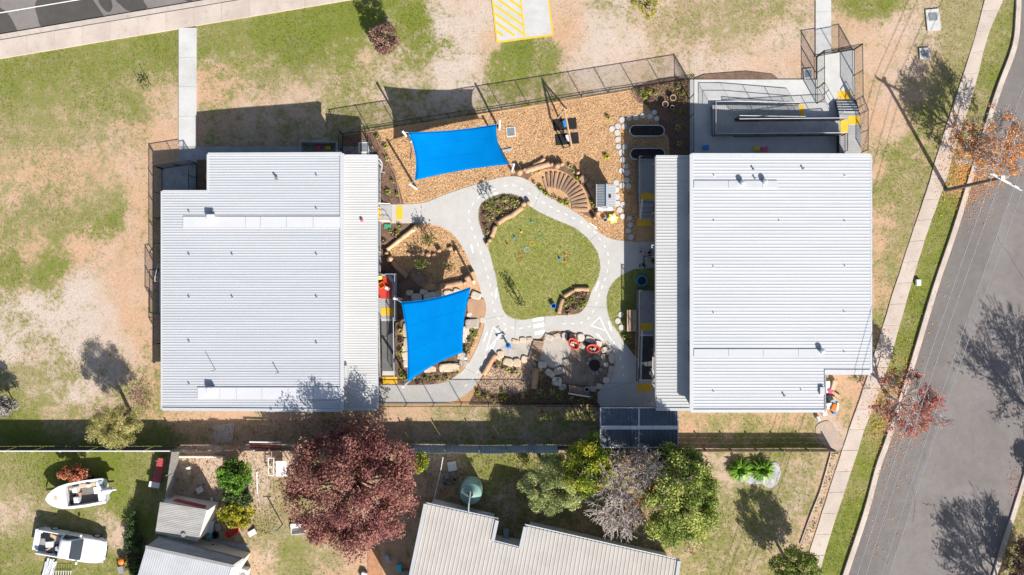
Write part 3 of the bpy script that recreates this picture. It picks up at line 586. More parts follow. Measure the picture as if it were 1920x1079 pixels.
for (x0, x1, y0, y1, cuts) in [(1301, 1458, 339, 353, (1366, 1430)), (1301, 1541, 655, 669, (1366, 1431, 1497))]:
    e = [x0] + list(cuts) + [x1]
    for a, b in zip(e, e[1:]): slabq('roof_panel', [G(a + .3, y0, zy(a) + .07), G(b - .3, y0, zy(b) + .07), G(b - .3, y1, zy(b) + .07), G(a + .3, y1, zy(a) + .07)], .05, m_roof, eb)
for x, y in [(1391, 344), (1433, 342), (1540, 659)]: turbine(eb, G(x, y, zy(x) + .06), .17)
for x, y in [(1412, 318), (1415, 335), (1505, 317), (1470, 742)]: vent(eb, G(x, y, zy(x)), .045, .16)
for x, y in [(1339, 330), (1339, 415), (1338, 501), (1338, 588), (1338, 735), (1584, 331), (1584, 416), (1584, 500), (1583, 586), (1583, 661), (1461, 415), (1502, 732)]: vent(eb, G(x, y, zy(x)), .025, .08, m_rail)
MB().tube([G(1229, 460, 2.5), G(1222, 460, 2.45), G(1222, 464, 2.4), G(1229, 465, 2.3), P(1222, 465, .1)], .04, 6).build('downpipe', m_cap, eb)
MB().tube([G(1230, 764, 2.5), G(1222, 754, 2.3), P(1215, 752, .1)], .04, 6).build('downpipe', m_cap, eb)
MB().box(G(1541, 733, zy(1541) + .1), (.3, .5, .2)).build('roof_hatch', m_cap, eb)
# ---------------------------------------------------------------- neighbouring house, carport, sheds
hz0, hz1 = 2.9, 3.9
def hz(px, py):   # rises away from the northern eave
    d = ((px - 797) * -.225 + (py - 945) * .974); return hz0 + d * .0045
nh = thing('house', 'cream corrugated-roof house with stepped eave beside the green water tank', 'house', P(1000, 1060))
def Gz(x, y): return G(x, y, hz(x, y))
corr('roof', Gz(797, 945), Gz(742, 1200), Gz(880, 1232), Gz(934, 975), .28, .024, m_cream, nh)
corr('roof', Gz(925, 1016), Gz(880, 1232), Gz(935, 1245), Gz(977.5, 1029), .28, .024, m_cream, nh)
corr('roof', Gz(984, 986.5), Gz(935, 1245), Gz(1240, 1300), Gz(1274.5, 1052), .28, .024, m_cream, nh)
dz = Vector((0, 0, .03))
for a, b in [((797, 944), (934, 974)), ((925, 1015), (977, 1028)), ((984, 985), (1275, 1051))]: bar('gutter', Gz(*a) - dz * 3, Gz(*b) - dz * 3, .13, .12, m_rail, nh)
for a, b in [((798, 945), (746, 1195)), ((932, 976), (924, 1014)), ((985, 988), (976, 1028)), ((1273, 1052), (1240, 1290))]: bar('barge_cap', Gz(*a) + dz * 1.5, Gz(*b) + dz * 1.5, .24, .06, m_cap, nh)
wp = [((797, 945), .3, -.4), ((934, 975), -.3, -.4), ((925, 1016), -.3, -.4), ((984, 1031), .4, -.4), ((984, 987), .4, -.5), ((1274, 1052), -.4, -.4), ((1240, 1290), -.4, 0), ((742, 1200), .3, 0)]
wallbox(nh, [(Gz(*p).x + a, Gz(*p).y + b) for p, a, b in wp], 0, [hz(*p) - .12 for p, a, b in wp], m_wall2)
MB().tube([G(882, 922, 2.3), G(879, 945, 2.75), G(878, 962, 2.9)], .05, 8).build('downpipe', m_cap, nh)
MB().tube([G(895, 962, 2.6), G(918, 963, 2.5)], .05, 8).build('downpipe', m_cap, nh)
tk = thing('water_tank', 'round green rainwater tank standing beside the cream-roofed house', 'tank', P(884, 913))
MB().lathe(P(885, 913), [(.78, 0), (.78, .12), (.76, .14), (.76, .7), (.78, .72), (.76, .74), (.76, 1.3), (.78, 1.32), (.76, 1.34), (.76, 1.9), (.7, 1.96), (.2, 2.12), (.2, 2.14)], 28).build('tank_body', m_tank, tk, True)
MB().lathe(P(885, 913, 2.13), [(.2, 0), (.2, .03), (.15, .04), (0, .03)], 16).build('inlet_lid', m_black, tk)
# carport
cpz = 2.35
cpt = thing('carport', 'slate blue ribbed carport roof with white ridge abutting the eastern classroom block', 'carport', P(1190, 795))
corr('roof', G(1126, 766, cpz), G(1126, 801, cpz + .25), G(1271, 801, cpz + .25), G(1271, 766, cpz), .27, .035, m_dark, cpt)
corr('roof', G(1126, 803, cpz + .25), G(1126, 838, cpz), G(1271, 838, cpz), G(1271, 803, cpz + .25), .27, .035, m_dark, cpt)
bar('ridge_cap', G(1126, 802, cpz + .3), G(1271, 802, cpz + .3), .26, .05, m_rail, cpt)
for y in (765, 839): bar('gutter', G(1125, y, cpz - .05), G(1272, y, cpz - .05), .08, .09, m_rail, cpt)
bar('divider_flashing', G(1198, 766, cpz + .05), G(1198, 801, cpz + .29), .1, .03, m_rail, cpt); bar('divider_flashing', G(1198, 803, cpz + .29), G(1198, 838, cpz + .05), .06, .03, m_rail, cpt)
for x in (1126, 1271):
    bar('barge_cap', G(x, 766, cpz + .03), G(x, 801, cpz + .27), .08, .05, m_rail, cpt); bar('barge_cap', G(x, 803, cpz + .27), G(x, 838, cpz + .03), .08, .05, m_rail, cpt)
    for y in (768, 836): MB().tube([G(x + (3 if x < 1200 else -3), y, cpz) - Vector((0, 0, cpz)), G(x + (3 if x < 1200 else -3), y, cpz)], .045, 8).build('post', m_gry, cpt)
# old house lower left
oh = thing('house', 'grey corrugated gable house beside the white car and cluttered yard', 'house', P(370, 1070))
rz_ = 3.0; ez = 2.3
corr('roof', G(274, 1026, rz_), G(240, 1140, ez), G(400, 1176, ez), G(436, 1062, rz_), .16, .018, m_grey, oh)
corr('roof', G(297, 1008, ez), G(274, 1025, rz_), G(436, 1061, rz_), G(455, 1049, ez), .16, .018, m_old, oh)
bar('ridge_cap', G(273, 1025.5, rz_ + .04), G(437, 1062, rz_ + .04), .2, .05, m_gry, oh)
bar('barge_board', G(437, 1063, rz_), G(402, 1176, ez), .18, .1, m_wht, oh); bar('barge_board', G(437, 1062, rz_), G(456, 1049, ez), .15, .1, m_wht, oh)
bar('gutter', G(297, 1007, ez - .05), G(456, 1048, ez - .05), .1, .1, m_gry, oh)
q4 = [G(297, 1008, ez), G(455, 1049, ez), G(402, 1174, ez), G(242, 1138, ez)]
wallbox(oh, [(q4[0].x + .25, q4[0].y - .3), (q4[1].x - .2, q4[1].y - .3), (q4[2].x - .2, q4[2].y + .2), (q4[3].x + .2, q4[3].y + .2)], 0, [ez - .1] * 4, m_wall2)
sh = thing('garden_shed', 'small weathered tin-roofed shed with rust streaks behind the grey house', 'shed', P(340, 970))
sz = 2.3
corr('roof', G(300, 942, sz), G(388, 956, sz - .15), G(371, 1016, sz - .15), G(291, 1000, sz), .12, .014, m_old, sh)
q4 = [G(300, 942, sz), G(388, 956, sz), G(371, 1016, sz), G(291, 1000, sz)]
wallbox(sh, [(q4[0].x + .1, q4[0].y - .1), (q4[1].x + .0, q4[1].y - .1), (q4[2].x + .02, q4[2].y + .1), (q4[3].x + .1, q4[3].y + .1)], 0, [sz - .1, sz - .2, sz - .2, sz - .1], m_wht)
corr('lean_to_roof', G(322, 940, 2.0), G(332, 935, 1.8), G(388, 948, 1.8), G(384, 954, 2.0), .2, .02, m_dkred, sh)
MB().lathe(G(344, 1003, sz - .05), [(.16, 0), (.16, .05), (.12, .07), (.05, .06)], 16).build('flue_ring', m_gry, sh)
# ---------------------------------------------------------------- fences
def fence(label, pts, h=1.5, z0=0, sp=2.0, pick=.1, name='tubular_fence', group=None, m=None, posts=True, zs=None, pw=.05):
    m = m or m_black
    Q = [P(x, y, (zs[i] if zs else z0)) for i, (x, y) in enumerate(pts)]
    t = thing(name, label, 'fence', (Q[0].x, Q[0].y, Q[0].z), group)
    for k, (a, b) in enumerate(zip(Q, Q[1:])):
        L = (b - a).length; n_ = max(1, round(L / sp)); d = (b - a) / L
        for zz in (.1, h - .04): MB().seg(a + Vector((0, 0, zz)), b + Vector((0, 0, zz)), .035, .035).build('rail', m, t)
        for i in range(n_ + 1):
            if i == 0 and k: continue
            p = lerp(a, b, i / n_); MB().box(p + Vector((0, 0, h / 2)), (pw, pw, h)).build('post', m, t)
        for i in range(n_):
            pa, pb = lerp(a, b, i / n_), lerp(a, b, (i + 1) / n_); l = (pb - pa).length; c = int(l / pick); mb = MB()
            for j in range(1, c): mb.box(lerp(pa, pb, j / c) + Vector((0, 0, h / 2)), (.016, .016, h - .12))
            if c > 1: mb.build('picket_panel', m, t)['kind'] = 'stuff'
    return t
fence('long black tubular fence running between the wood chips and the parking bay', [(643, 253), (1289, 150)])
fence('black tubular fence closing the gap north of the western block corner', [(643, 253), (643, 285)], sp=1.3)
fence('black tubular fence along the planted south edge of the courtyard', [(712, 757), (1121, 757)])
fence('black tubular fence in front of the western block entry slab', [(306, 317), (369, 307), (369, 362)], sp=1.2)
fence('black tubular fence along the dirt field beside the western block', [(305, 318), (305, 505), (298, 507), (298, 585), (305, 588), (305, 643), (325, 643)], sp=1.7)
fence('black tubular fence along the garden edge of the eastern apron', [(1292, 151), (1292, 222), (1292, 290)], sp=1.8, z0=.06)
fence('black gated fence across the white entry path', [(1530, 107), (1600, 94.5)], sp=1.35, z0=.06)
fence('black fence on the street side of the entry landing', [(1600, 95), (1601, 190), (1610, 215), (1610, 288)], sp=1.7, z0=.06)
fence('black fence on the lawn side of the entry landing', [(1530.5, 109), (1530.5, 195)], sp=1.1, z0=.06)
# tall boundary fences to the back yards
def panelfence(label, pts, h, m, pan=2.0, lean=0, cap=None, group=None, name='sheet_fence', gap=0):
    Q = [P(x, y) for x, y in pts]; t = thing(name, label, 'fence', Q[0], group)
    for a, b in zip(Q, Q[1:]):
        L = (b - a).length; n_ = max(1, round(L / pan)); d = (b - a).normalized(); nn = Vector((-d.y, d.x, 0))
        for i in range(n_):
            pa, pb = lerp(a, b, i / n_) + d * .01, lerp(a, b, (i + 1) / n_) - d * .01
            ln = lean + random.uniform(-.04, .04) * (1 if lean else .2)
            k = max(6, int((pb - pa).length / .09)); vs = []; hh = h + random.uniform(-.02, .02)
            for j in range(k + 1):
                o = nn * (.02 if j % 2 else -.02); p = lerp(pa, pb, j / k) + o
                vs += [p, p + Vector((0, 0, hh)) + nn * ln]
            o = addmesh('panel', vs, [[2 * j, 2 * j + 2, 2 * j + 3, 2 * j + 1] for j in range(k)], m, t)
            sm = o.modifiers.new('solid', 'SOLIDIFY'); sm.thickness = .006
            MB().box(pa + Vector((0, 0, h / 2 + .02)) - nn * .05, (.06, .06, h), math.atan2(d.y, d.x)).build('post', m_wht if cap else m_gry, t)
        if cap: MB().seg(a + Vector((0, 0, h + .02)) + nn * lean, b + Vector((0, 0, h + .02)) + nn * lean, .07, .05).build('capping', cap, t)
    return t
panelfence('dark steel boundary fence with white capping behind the boat lawn', [(-120, 838), (338, 838)], 1.5, m_fdark, 2.0, 0, m_wht)
panelfence('rust-stained corrugated boundary fence beside the citrus tree yard', [(338, 836), (430, 835), (545, 835)], 1.55, m_rust, 1.0, -.12)
panelfence('rust-stained corrugated boundary fence hidden under the purple tree', [(545, 836), (775, 837)], 1.5, m_rust, 1.6, -.1)
panelfence('blue-grey steel boundary fence leaning outward near the water tank', [(775, 834), (900, 836), (1045, 835)], 1.6, m_bluez, 2.2, -.22)
panelfence('grey steel boundary fence behind the slate carport', [(1045, 836), (1270, 840)], 1.5, m_fdark, 2.2)
panelfence('grey side fence between the boat lawn and the junk yard', [(339, 838), (326, 925)], 1.7, m_old, 2.0, .1)
m_grail = mat('greyed_rail', (.2, .165, .135), (.15, .125, .10), 2, 20, .25, .9)
lf = thing('rail_fence', 'low timber rail fence between the eastern block lawn and the back yard', 'fence', P(1272, 843))
for i in range(7):
    x = 1272 + i * 47.5; MB().box(P(x, 841, .5), (.09, .09, 1.0)).build('post', m_grail, lf)
for z in (.17, .48, .79): MB().seg(P(1270, 842.5, z), P(1558, 842.5, z), .03, .28).build('rail', m_grail, lf)
ed = thing('garden_edging', 'thin timber garden edging beside the lower footpath', 'edging', P(1550, 860))
q = smooth_poly([(1558, 848), (1548, 885), (1536, 925), (1520, 965), (1500, 1020)], 4, False)
for a, b in zip(q, q[1:]): MB().seg(P(*a, .03), P(*b, .03), .06, .1).build('board', m_foot, ed)
# ---------------------------------------------------------------- decks, ramps, stairs
def boards(mb, x0, x1, y0, y1, z0, z1, along='x', pitch=.14):
    """boards filling a plan rectangle; z0 at x0/y0 end, z1 at far end across the boards"""
    a, b = P(x0, y0), P(x1, y1)
    if along == 'x':
        n_ = max(1, int(abs(b.y - a.y) / pitch))
        for i in range(n_):
            t = (i + .5) / n_; mb.box(((a.x + b.x) / 2, lerp(a.y, b.y, t), lerp(z0, z1, t) - .012), (abs(b.x - a.x), abs(b.y - a.y) / n_ - .012, .024))
    else:
        n_ = max(1, int(abs(b.x - a.x) / pitch))
        for i in range(n_):
            t = (i + .5) / n_; mb.box((lerp(a.x, b.x, t), (a.y + b.y) / 2, lerp(z0, z1, t) - .012), (abs(b.x - a.x) / n_ - .012, abs(b.y - a.y), .024))
    return mb
def skirt(poly, z, m, parent, name='frame'): return MB().prism(plan(poly), 0, z - .03).build(name, m, parent)
def rect(x0, y0, x1, y1): return [(x0, y0), (x1, y0), (x1, y1), (x0, y1)]
def tact(x0, y0, x1, y1, z, parent, z1=None):
    a, b = P(x0, y0), P(x1, y1)
    return MB().box(((a.x + b.x) / 2, (a.y + b.y) / 2, z + .006), (abs(b.x - a.x), abs(b.y - a.y), .012)).build('tactile_strip', m_yell, parent)
def handrail(label, pts, m=None, r=.025, sp=1.6, mid=True, pick=0, name='handrail', h=1.0, group=None, dark=None):
    """pts: (px,py,base z)"""
    m = m or m_rail; Q = [P(*p) for p in pts]; t = thing(name, label, 'handrail', Q[0], group); up = Vector((0, 0, h))
    MB().tube([q + up for q in Q], r, 8).build('top_rail', m, t)
    if mid: MB().tube([q + up * .55 for q in Q], r * .8, 6).build('mid_rail', dark or m, t)
    for k, (a, b) in enumerate(zip(Q, Q[1:])):
        n_ = max(1, round((b - a).length / sp))
        for i in range(n_ + 1):
            if i == 0 and k: continue
            p = lerp(a, b, i / n_); MB().tube([p, p + up], r * .9, 6).build('post', dark or m, t)
        if pick:
            c = int((b - a).length / pick); mb = MB()
            for j in range(1, c): p = lerp(a, b, j / c); mb.box(p + up * .5, (.014, .014, h - .1))
            mb.build('baluster_panel', dark or m, t)['kind'] = 'stuff'
    return t
def deck(label, x0, y0, x1, y1, z, along='x'):
    t = thing('deck', label, 'deck', P((x0 + x1) / 2, (y0 + y1) / 2)); boards(MB(), x0, x1, y0, y1, z, z, along).build('decking', m_deck, t)['kind'] = 'stuff'
    skirt(rect(x0 + .5, y0 + .5, x1 - .5, y1 - .5), z, m_fdark, t); return t
DZ = .5
# eastern verandah
t = deck('grey verandah deck of the eastern block beside the raised garden beds', 1192, 299, 1240, 380, DZ); tact(1199, 364, 1224, 376, DZ, t)
st = thing('stairs', 'grey stairs stepping down from the garden-bed verandah to the path', 'stairs', P(1211, 396))
for i in range(4):
    z = DZ - .1 - i * .12; y0 = 380.5 + i * 7.8
    MB().box(P(1211.5, y0 + 3.9, z / 2), (25 / S, 7.7 / S, z)).build('tread', m_deck, st)
    MB().box(P(1211.5, y0 + 7.2, z + .006), (25 / S, .04, .012)).build('nosing', m_rail, st)
handrail('silver handrail on the courtyard side of the verandah stairs', [(1199, 378, DZ), (1197, 412, .05)]); handrail('silver handrail on the wall side of the verandah stairs', [(1225, 372, DZ), (1224, 416, .05)])
fence('dark balustrade of the garden-bed verandah deck', [(1230, 300), (1193, 300), (1193, 405)], h=1.1, zs=[DZ, DZ, DZ], sp=1.6, name='balustrade', m=m_fdark)
t = deck('grey verandah deck beside the blue trampoline', 1191, 544, 1240, 626, DZ); tact(1198, 606, 1221, 619, DZ, t)
rp = thing('ramp', 'dark rubber ramp from the trampoline deck down to the shaded slab', 'ramp', P(1210, 670))
fixn(addmesh('ramp_surface', [P(1198, 626.5, DZ), P(1222, 626.5, DZ), P(1222, 714, .05), P(1198, 714, .05), P(1198, 626.5, 0), P(1222, 626.5, 0), P(1222, 714, 0), P(1198, 714, 0)], [[0, 1, 2, 3], [4, 5, 6, 7], [0, 1, 5, 4], [1, 2, 6, 5], [2, 3, 7, 6], [3, 0, 4, 7]], m_ramp, rp))
MB().box(P(1210, 628, DZ + .004), (24 / S, .12, .02)).build('threshold', m_rail, rp); MB().box(P(1210, 713, .06), (24 / S, .1, .03)).build('threshold', m_rail, rp)
handrail('silver ramp handrail on the courtyard side below the trampoline deck', [(1198, 618, DZ), (1197.5, 716, .05)]); handrail('silver ramp handrail on the wall side below the trampoline deck', [(1222, 616, DZ), (1222, 718, .05)])
fence('dark balustrade wrapping the trampoline deck and its ramp', [(1230, 545), (1192, 545), (1192, 622), (1192, 712)], h=1.1, zs=[DZ, DZ, DZ, .1], sp=1.7, name='balustrade', m=m_fdark)
# western verandah
nb = thing('deck', 'narrow boarded verandah strip north of the yellow-edged steps', 'deck', P(712, 340)); boards(MB(), 700, 716, 300, 384, DZ, DZ, 'y').build('decking', m_deck, nb)['kind'] = 'stuff'; skirt(rect(700, 300, 715, 384), DZ, m_fdark, nb)
st = thing('stairs', 'boarded steps with yellow edge down to the western path', 'stairs', P(721, 400)); tact(708, 387, 716, 412, DZ, st)
MB().prism(plan(rect(700, 385, 716.5, 417)), 0, DZ).build('landing', m_deck, st)
for i in range(3):
    z = DZ - .13 * (i + 1); MB().box(P(719.5 + i * 6, 401, z / 2), (5.9 / S, 32 / S, z)).build('tread', m_deck, st); MB().box(P(722 + i * 6, 401, z + .006), (.04, 30 / S, .012)).build('nosing', m_rail, st)
handrail('silver handrail on the bark-bed side of the western steps', [(714, 385, DZ), (735, 385, .05)], sp=.9); handrail('silver handrail on the green-lid side of the western steps', [(714, 417, DZ), (735, 417, .05)], sp=.9)
handrail('pale handrail along the narrow northern verandah strip', [(715, 300, DZ), (715, 384, DZ)], m_cap, dark=m_fdark, pick=.11)
nb = thing('deck', 'narrow boarded verandah strip south of the yellow-edged steps', 'deck', P(710, 470)); boards(MB(), 700, 716, 418, 514, DZ, DZ, 'y').build('decking', m_deck, nb)['kind'] = 'stuff'; skirt(rect(700, 418, 715, 514), DZ, m_fdark, nb)
handrail('pale handrail along the narrow southern verandah strip', [(715, 418, DZ), (715, 513, DZ)], m_cap, dark=m_fdark, pick=.11)
t = deck('boarded verandah deck carrying the red play mat', 700, 515, 746, 598, DZ); tact(717, 577, 744, 591, DZ, t)
fence('blue-grey balustrade around the red play mat deck', [(712, 515), (746, 515), (746, 600)], h=1.1, z0=DZ, sp=1.4, name='balustrade', m=m_bluez)
rm = MB().prism(plan(rect(703, 519, 737, 560)), DZ + .001, DZ + .03).build('play_mat', m_red); tag(rm, 'red play mat laid on the western verandah deck', 'mat')
rp = thing('ramp', 'grey ramp beside the lower blue sail down to the curved path', 'ramp', P(730, 650))
fixn(addmesh('ramp_surface', [P(717, 598.5, DZ), P(742, 598.5, DZ), P(742, 702, .05), P(717, 702, .05), P(717, 598.5, 0), P(742, 598.5, 0), P(742, 702, 0), P(717, 702, 0)], [[0, 1, 2, 3], [4, 5, 6, 7], [0, 1, 5, 4], [1, 2, 6, 5], [2, 3, 7, 6], [3, 0, 4, 7]], mat('grey_ramp_rubber', (.12, .118, .115), (.1, .1, .098), 2, 40, .25, .9), rp))
MB().box(P(729.5, 599.5, DZ + .004), (25 / S, .16, .02)).build('threshold', m_conc, rp); MB().box(P(729.5, 700, .07), (25 / S, .3, .03)).build('threshold', m_conc, rp)
handrail('silver ramp handrail on the roof side beside the lower sail', [(717, 594, DZ), (717, 704, .05)], m_cap, pick=.12, dark=m_fdark); handrail('silver ramp handrail on the sail side of the western ramp', [(743, 594, DZ), (743, 704, .05)], m_cap, pick=.12, dark=m_fdark)
# switchback ramp and stairs of the eastern entry
RZ = .75
sr = thing('switchback_ramp', 'long switchback ramp with white rails on the pale eastern apron', 'ramp', P(1450, 228))
z_mid = .42
boards(MB(), 1498, 1374, 200, 225, .09, z_mid, 'y').build('upper_run', m_deck, sr)['kind'] = 'stuff'
boards(MB(), 1374, 1333, 200, 257, z_mid, z_mid, 'y').build('turning_landing', m_deck, sr)['kind'] = 'stuff'
boards(MB(), 1374, 1566, 231, 257, z_mid, RZ, 'y').build('lower_run', m_deck, sr)['kind'] = 'stuff'
boards(MB(), 1566, 1606, 219, 300, RZ, RZ, 'x').build('top_landing', m_deck, sr)['kind'] = 'stuff'
skirt(rect(1334, 201, 1372, 256), z_mid, m_fdark, sr); skirt(rect(1568, 220, 1605, 299), RZ, m_fdark, sr)
bar('side_beam', P(1374, 257.3, z_mid - .15), P(1566, 257.3, RZ - .15), .04, .28, m_fdark, sr); bar('side_beam', P(1374, 230.5, z_mid - .15), P(1566, 230.5, RZ - .15), .04, .28, m_fdark, sr)
bar('side_beam', P(1374, 225.5, z_mid - .15), P(1498, 225.5, .0), .04, .28, m_fdark, sr)
tact(1568, 229, 1581, 256, RZ, sr); tact(1582, 222, 1604, 238, RZ, sr)
paint(rect(1493, 198, 1507, 223), m_yell, 'tactile_strip', apron, .066); paint(rect(1570, 172, 1594, 188), m_yell, 'tactile_strip', apron, .066)
st = thing('stairs', 'five open stair treads with white nosings beside the switchback ramp', 'stairs', P(1584, 204))
for i in range(5):
    z = .06 + (RZ - .06) * (i + 1) / 5.6; y = 192 + i * 5.4
    MB().box(P(1584, y + 2.4, z), (38 / S, 5 / S, .05)).build('tread', m_deck, st); MB().box(P(1584, y + .4, z + .03), (38 / S, .05, .014)).build('nosing', m_cap, st)
for x in (1565, 1603): bar('stringer', P(x, 190, .1), P(x, 219, RZ - .08), .05, .2, m_fdark, st)
fk = dict(pick=.11, dark=m_black, h=1.0)
handrail('white outer rail around the western end of the switchback ramp', [(1492, 199, .1), (1374, 199, z_mid), (1333, 199, z_mid), (1333, 258, z_mid), (1374, 258, z_mid), (1570, 258, RZ)], m_cap, .026, **fk)
handrail('white inner rail dividing the two ramp runs', [(1500, 225, .1), (1376, 225, z_mid), (1376, 231, z_mid), (1568, 231, RZ)], m_cap, .024, **fk)
handrail('black balustrade on the building side of the top landing', [(1570, 259, RZ), (1570, 290, RZ)], m_black, .025, **fk)
handrail('galvanised stair handrail on the ramp side', [(1564, 188, .1), (1564, 219, RZ)], m_rail, sp=.8); handrail('galvanised stair handrail on the street side', [(1604, 186, .1), (1605, 222, RZ)], m_rail, .03, sp=.8)
# side landing of the western block toward the field
sd = thing('landing_stairs', 'small grey landing with steps between the western block and the dirt field', 'stairs', P(312, 550))
MB().prism(plan(rect(303, 520, 330, 595)), 0, .5).build('landing', m_deck, sd)
for i in range(3): MB().prism(plan(rect(303, 519 - 7 * i - 6.8, 330, 519 - 7 * i)), 0, .38 - .12 * i).build('tread', m_deck, sd)
tact(304, 521, 318, 530, .5, sd)
handrail('galvanised handrail on the small field-side landing steps', [(309, 497, .1), (308, 520, .5), (308, 528, .5)], m_rail, .03, sp=.7)
# ---------------------------------------------------------------- shade sails
def sail(label, cs, poles, sag=.09, nick=None):
    t = thing('shade_sail', label, 'shade sail', G(sum(c[0] for c in cs) / 4, sum(c[1] for c in cs) / 4, 0))
    A, B, C, D = [G(*c) for c in cs]; n_ = 22; vs = []; cen = (A + B + C + D) / 4
    for i in range(n_ + 1):
        for j in range(n_ + 1):
            u, v_ = i / n_, j / n_
            p = A * (1 - u) * (1 - v_) + B * u * (1 - v_) + C * u * v_ + D * (1 - u) * v_
            e = sag * 4 * (u * (1 - u) * (1 - 4 * v_ * (1 - v_)) + v_ * (1 - v_) * (1 - 4 * u * (1 - u)))
            e2 = sag * 4 * max(u * (1 - u) * (2 * v_ - 1) ** 2, v_ * (1 - v_) * (2 * u - 1) ** 2)
            p = p + (cen - p) * e2 * .95
            p.z += .002 * math.sin(u * 23 + v_ * 5)
            vs.append(p)
    k = n_ + 1
    cl = addmesh('canopy', vs, [[i * k + j, (i + 1) * k + j, (i + 1) * k + j + 1, i * k + j + 1] for i in range(n_) for j in range(n_)], m_sail, t, True)
    sm = cl.modifiers.new('solid', 'SOLIDIFY'); sm.thickness = .008
    for line in ([vs[i * k] for i in range(k)], [vs[i * k + n_] for i in range(k)], [vs[j] for j in range(k)], [vs[n_ * k + j] for j in range(k)]):
        MB().tube([p + Vector((0, 0, .004)) for p in line], .022, 5).build('hem', m_sail, cl)
    for f in (.33, .66):
        r = int(n_ * f); MB().tube([vs[i * k + r] + Vector((0, 0, .008)) for i in range(k)], .012, 4).build('seam', m_sail, cl)
    for c, (px_, py_, h) in zip((A, B, C, D), poles):
        b = P(px_, py_); top = Vector((b.x, b.y, h)); lean = (Vector((b.x, b.y, 0)) - Vector((cen.x, cen.y, 0))).normalized() * .12
        o = MB().tube([b, top + lean], [.085, .075], 12).build('pole', m_pole, t)
        MB().lathe(top + lean, [(.09, -.03), (.09, .02), (0, .05)], 12).build('pole_cap', m_pole, o)
        MB().tube([top + lean - Vector((0, 0, .1)), c], .014, 5).build('turnbuckle', m_rail, t)
    return t
sail('blue four-point shade sail stretched over the northern wood chips', [(766, 249, 3.2), (930, 234, 2.45), (953, 308, 3.1), (778, 338, 2.75)], [(771, 266, 3.4), (936, 243, 2.6), (960, 321, 3.25), (781, 354, 2.95)])
sail('blue four-point shade sail beside the western ramp over the rock creek', [(753, 567, 2.7), (882, 539, 2.25), (867, 661, 2.6), (764, 717, 2.9)], [(753, 561, 2.95), (889, 531, 2.4), (875, 664, 2.75), (768, 713, 3.05)])
# ---------------------------------------------------------------- play equipment
sw = thing('swing_set', 'pine A-frame swing set standing over two black rubber mats', 'swing', P(1061, 250))
b1, b2 = P(1054.5, 217, 2.05), P(1067.5, 284, 2.05)
MB().tube([b1 + (b1 - b2) * .03, b2 + (b2 - b1) * .03], .075, 10).build('beam', m_timber, sw)
for top, feet in ((b1, ((1047, 221), (1063, 206))), (b2, ((1057, 279), (1070, 275)))):
    for f in feet: MB().tube([P(*f, 0), top], .06, 8).build('leg', m_timber, sw)
for t_ in (.27, .67):
    c = lerp(b1, b2, t_); d = (b2 - b1).normalized()
    for s_ in (-.22, .22): MB().tube([c + d * s_, c + d * s_ - Vector((0, 0, 1.6))], .008, 4).build('chain', m_rail, sw)
    MB().box(c - Vector((0, 0, 1.6)), (.2, .46, .04), math.atan2(d.y, d.x) - math.pi / 2).build('seat', m_blue if t_ < .5 else m_wht, sw)
for x, y in ((1059, 233.5), (1063, 261)):
    o = MB().box(P(x, y, .03), (44 / S, 21 / S, .05), R(5)).build('rubber_mat', m_tyre); bev(o, .02)
    for v_ in o.data.vertices: pass
    tag(o, 'square black rubber mat on wood chips under a swing seat', 'mat', 'rubber mats under the swing')
def planter(x0, y0, x1, y1, label):
    a = P((x0 + x1) / 2, (y0 + y1) / 2); w_, h_ = (x1 - x0) / S, (y1 - y0) / S; r = h_ / 2; L = w_ / 2 - r
    def ringp(k, z): return [Vector((a.x + (L if math.cos(t) >= 0 else -L) + (r + k) * math.cos(t), a.y + (r + k) * math.sin(t), z)) for t in [2 * math.pi * (i + .5) / 32 for i in range(32)]]
    t = thing('raised_garden_bed', label, 'garden bed', a, 'raised steel garden beds')
    MB().loft([ringp(0, 0), ringp(0, .5), ringp(.03, .5), ringp(.03, .54), ringp(-.03, .54), ringp(-.03, .4)], True, False).build('steel_wall', m_galv, t)
    addmesh('soil', ringp(-.03, .44), [list(range(32))], m_soil, t)
planter(1179, 238, 1243, 258, 'oblong galvanised raised bed of dark soil nearer the terracotta pots')
planter(1180, 281, 1244, 301, 'oblong galvanised raised bed of dark soil tucked against the verandah roof')
m_terra = flat('terracotta', (.42, .25, .17), .8)
for x, y, r, m, lb in [(1260, 186, .2, m_terra, 'terracotta pot of soil nearest the long black fence'), (1245.5, 198, .2, m_terra, 'terracotta pot of soil beside the round pavers'), (1258.5, 204, .14, m_gry, 'small dark plastic pot beside two terracotta pots')]:
    t = thing('plant_pot', lb, 'pot', P(x, y), 'pots in the shaded corner')
    MB().lathe(P(x, y), [(r * .7, 0), (r, .36), (r * 1.12, .37), (r * 1.12, .42), (r * .88, .42), (r * .86, .34)], 18).build('pot_body', m, t)
    MB().lathe(P(x, y, .34), [(r * .9, 0), (0, .01)], 18).build('soil', m_soil, t)
pav = None
PV = [(1166, 225), (1179, 222.5), (1192, 220.6), (1205, 218), (1218, 219), (1231, 223), (1226.6, 211.5), (1158, 237), (1170.5, 237), (1147, 242), (1157, 249), (1158, 262), (1159, 275), (1171, 276), (1164.5, 286), (1167.5, 300), (1173.7, 312), (1165, 320.5), (1176, 324.5), (1175, 338), (1178, 349.5), (1155, 343), (1166, 348), (1155.7, 356), (1157, 369.5), (1158, 382), (1168, 384), (1161.6, 394), (1167, 406), (1180, 409.5), (1181.5, 422), (1177.7, 433), (1182.6, 445)]
pm = MB().lathe((0, 0, 0), [(.205, 0), (.205, .045), (.195, .055), (0, .055)], 20).build('stepping_stone', m_concw); pm.location = P(*PV[0], .012)
tag(pm, 'round pale paver at the corner where the two paver rows meet', 'paver')
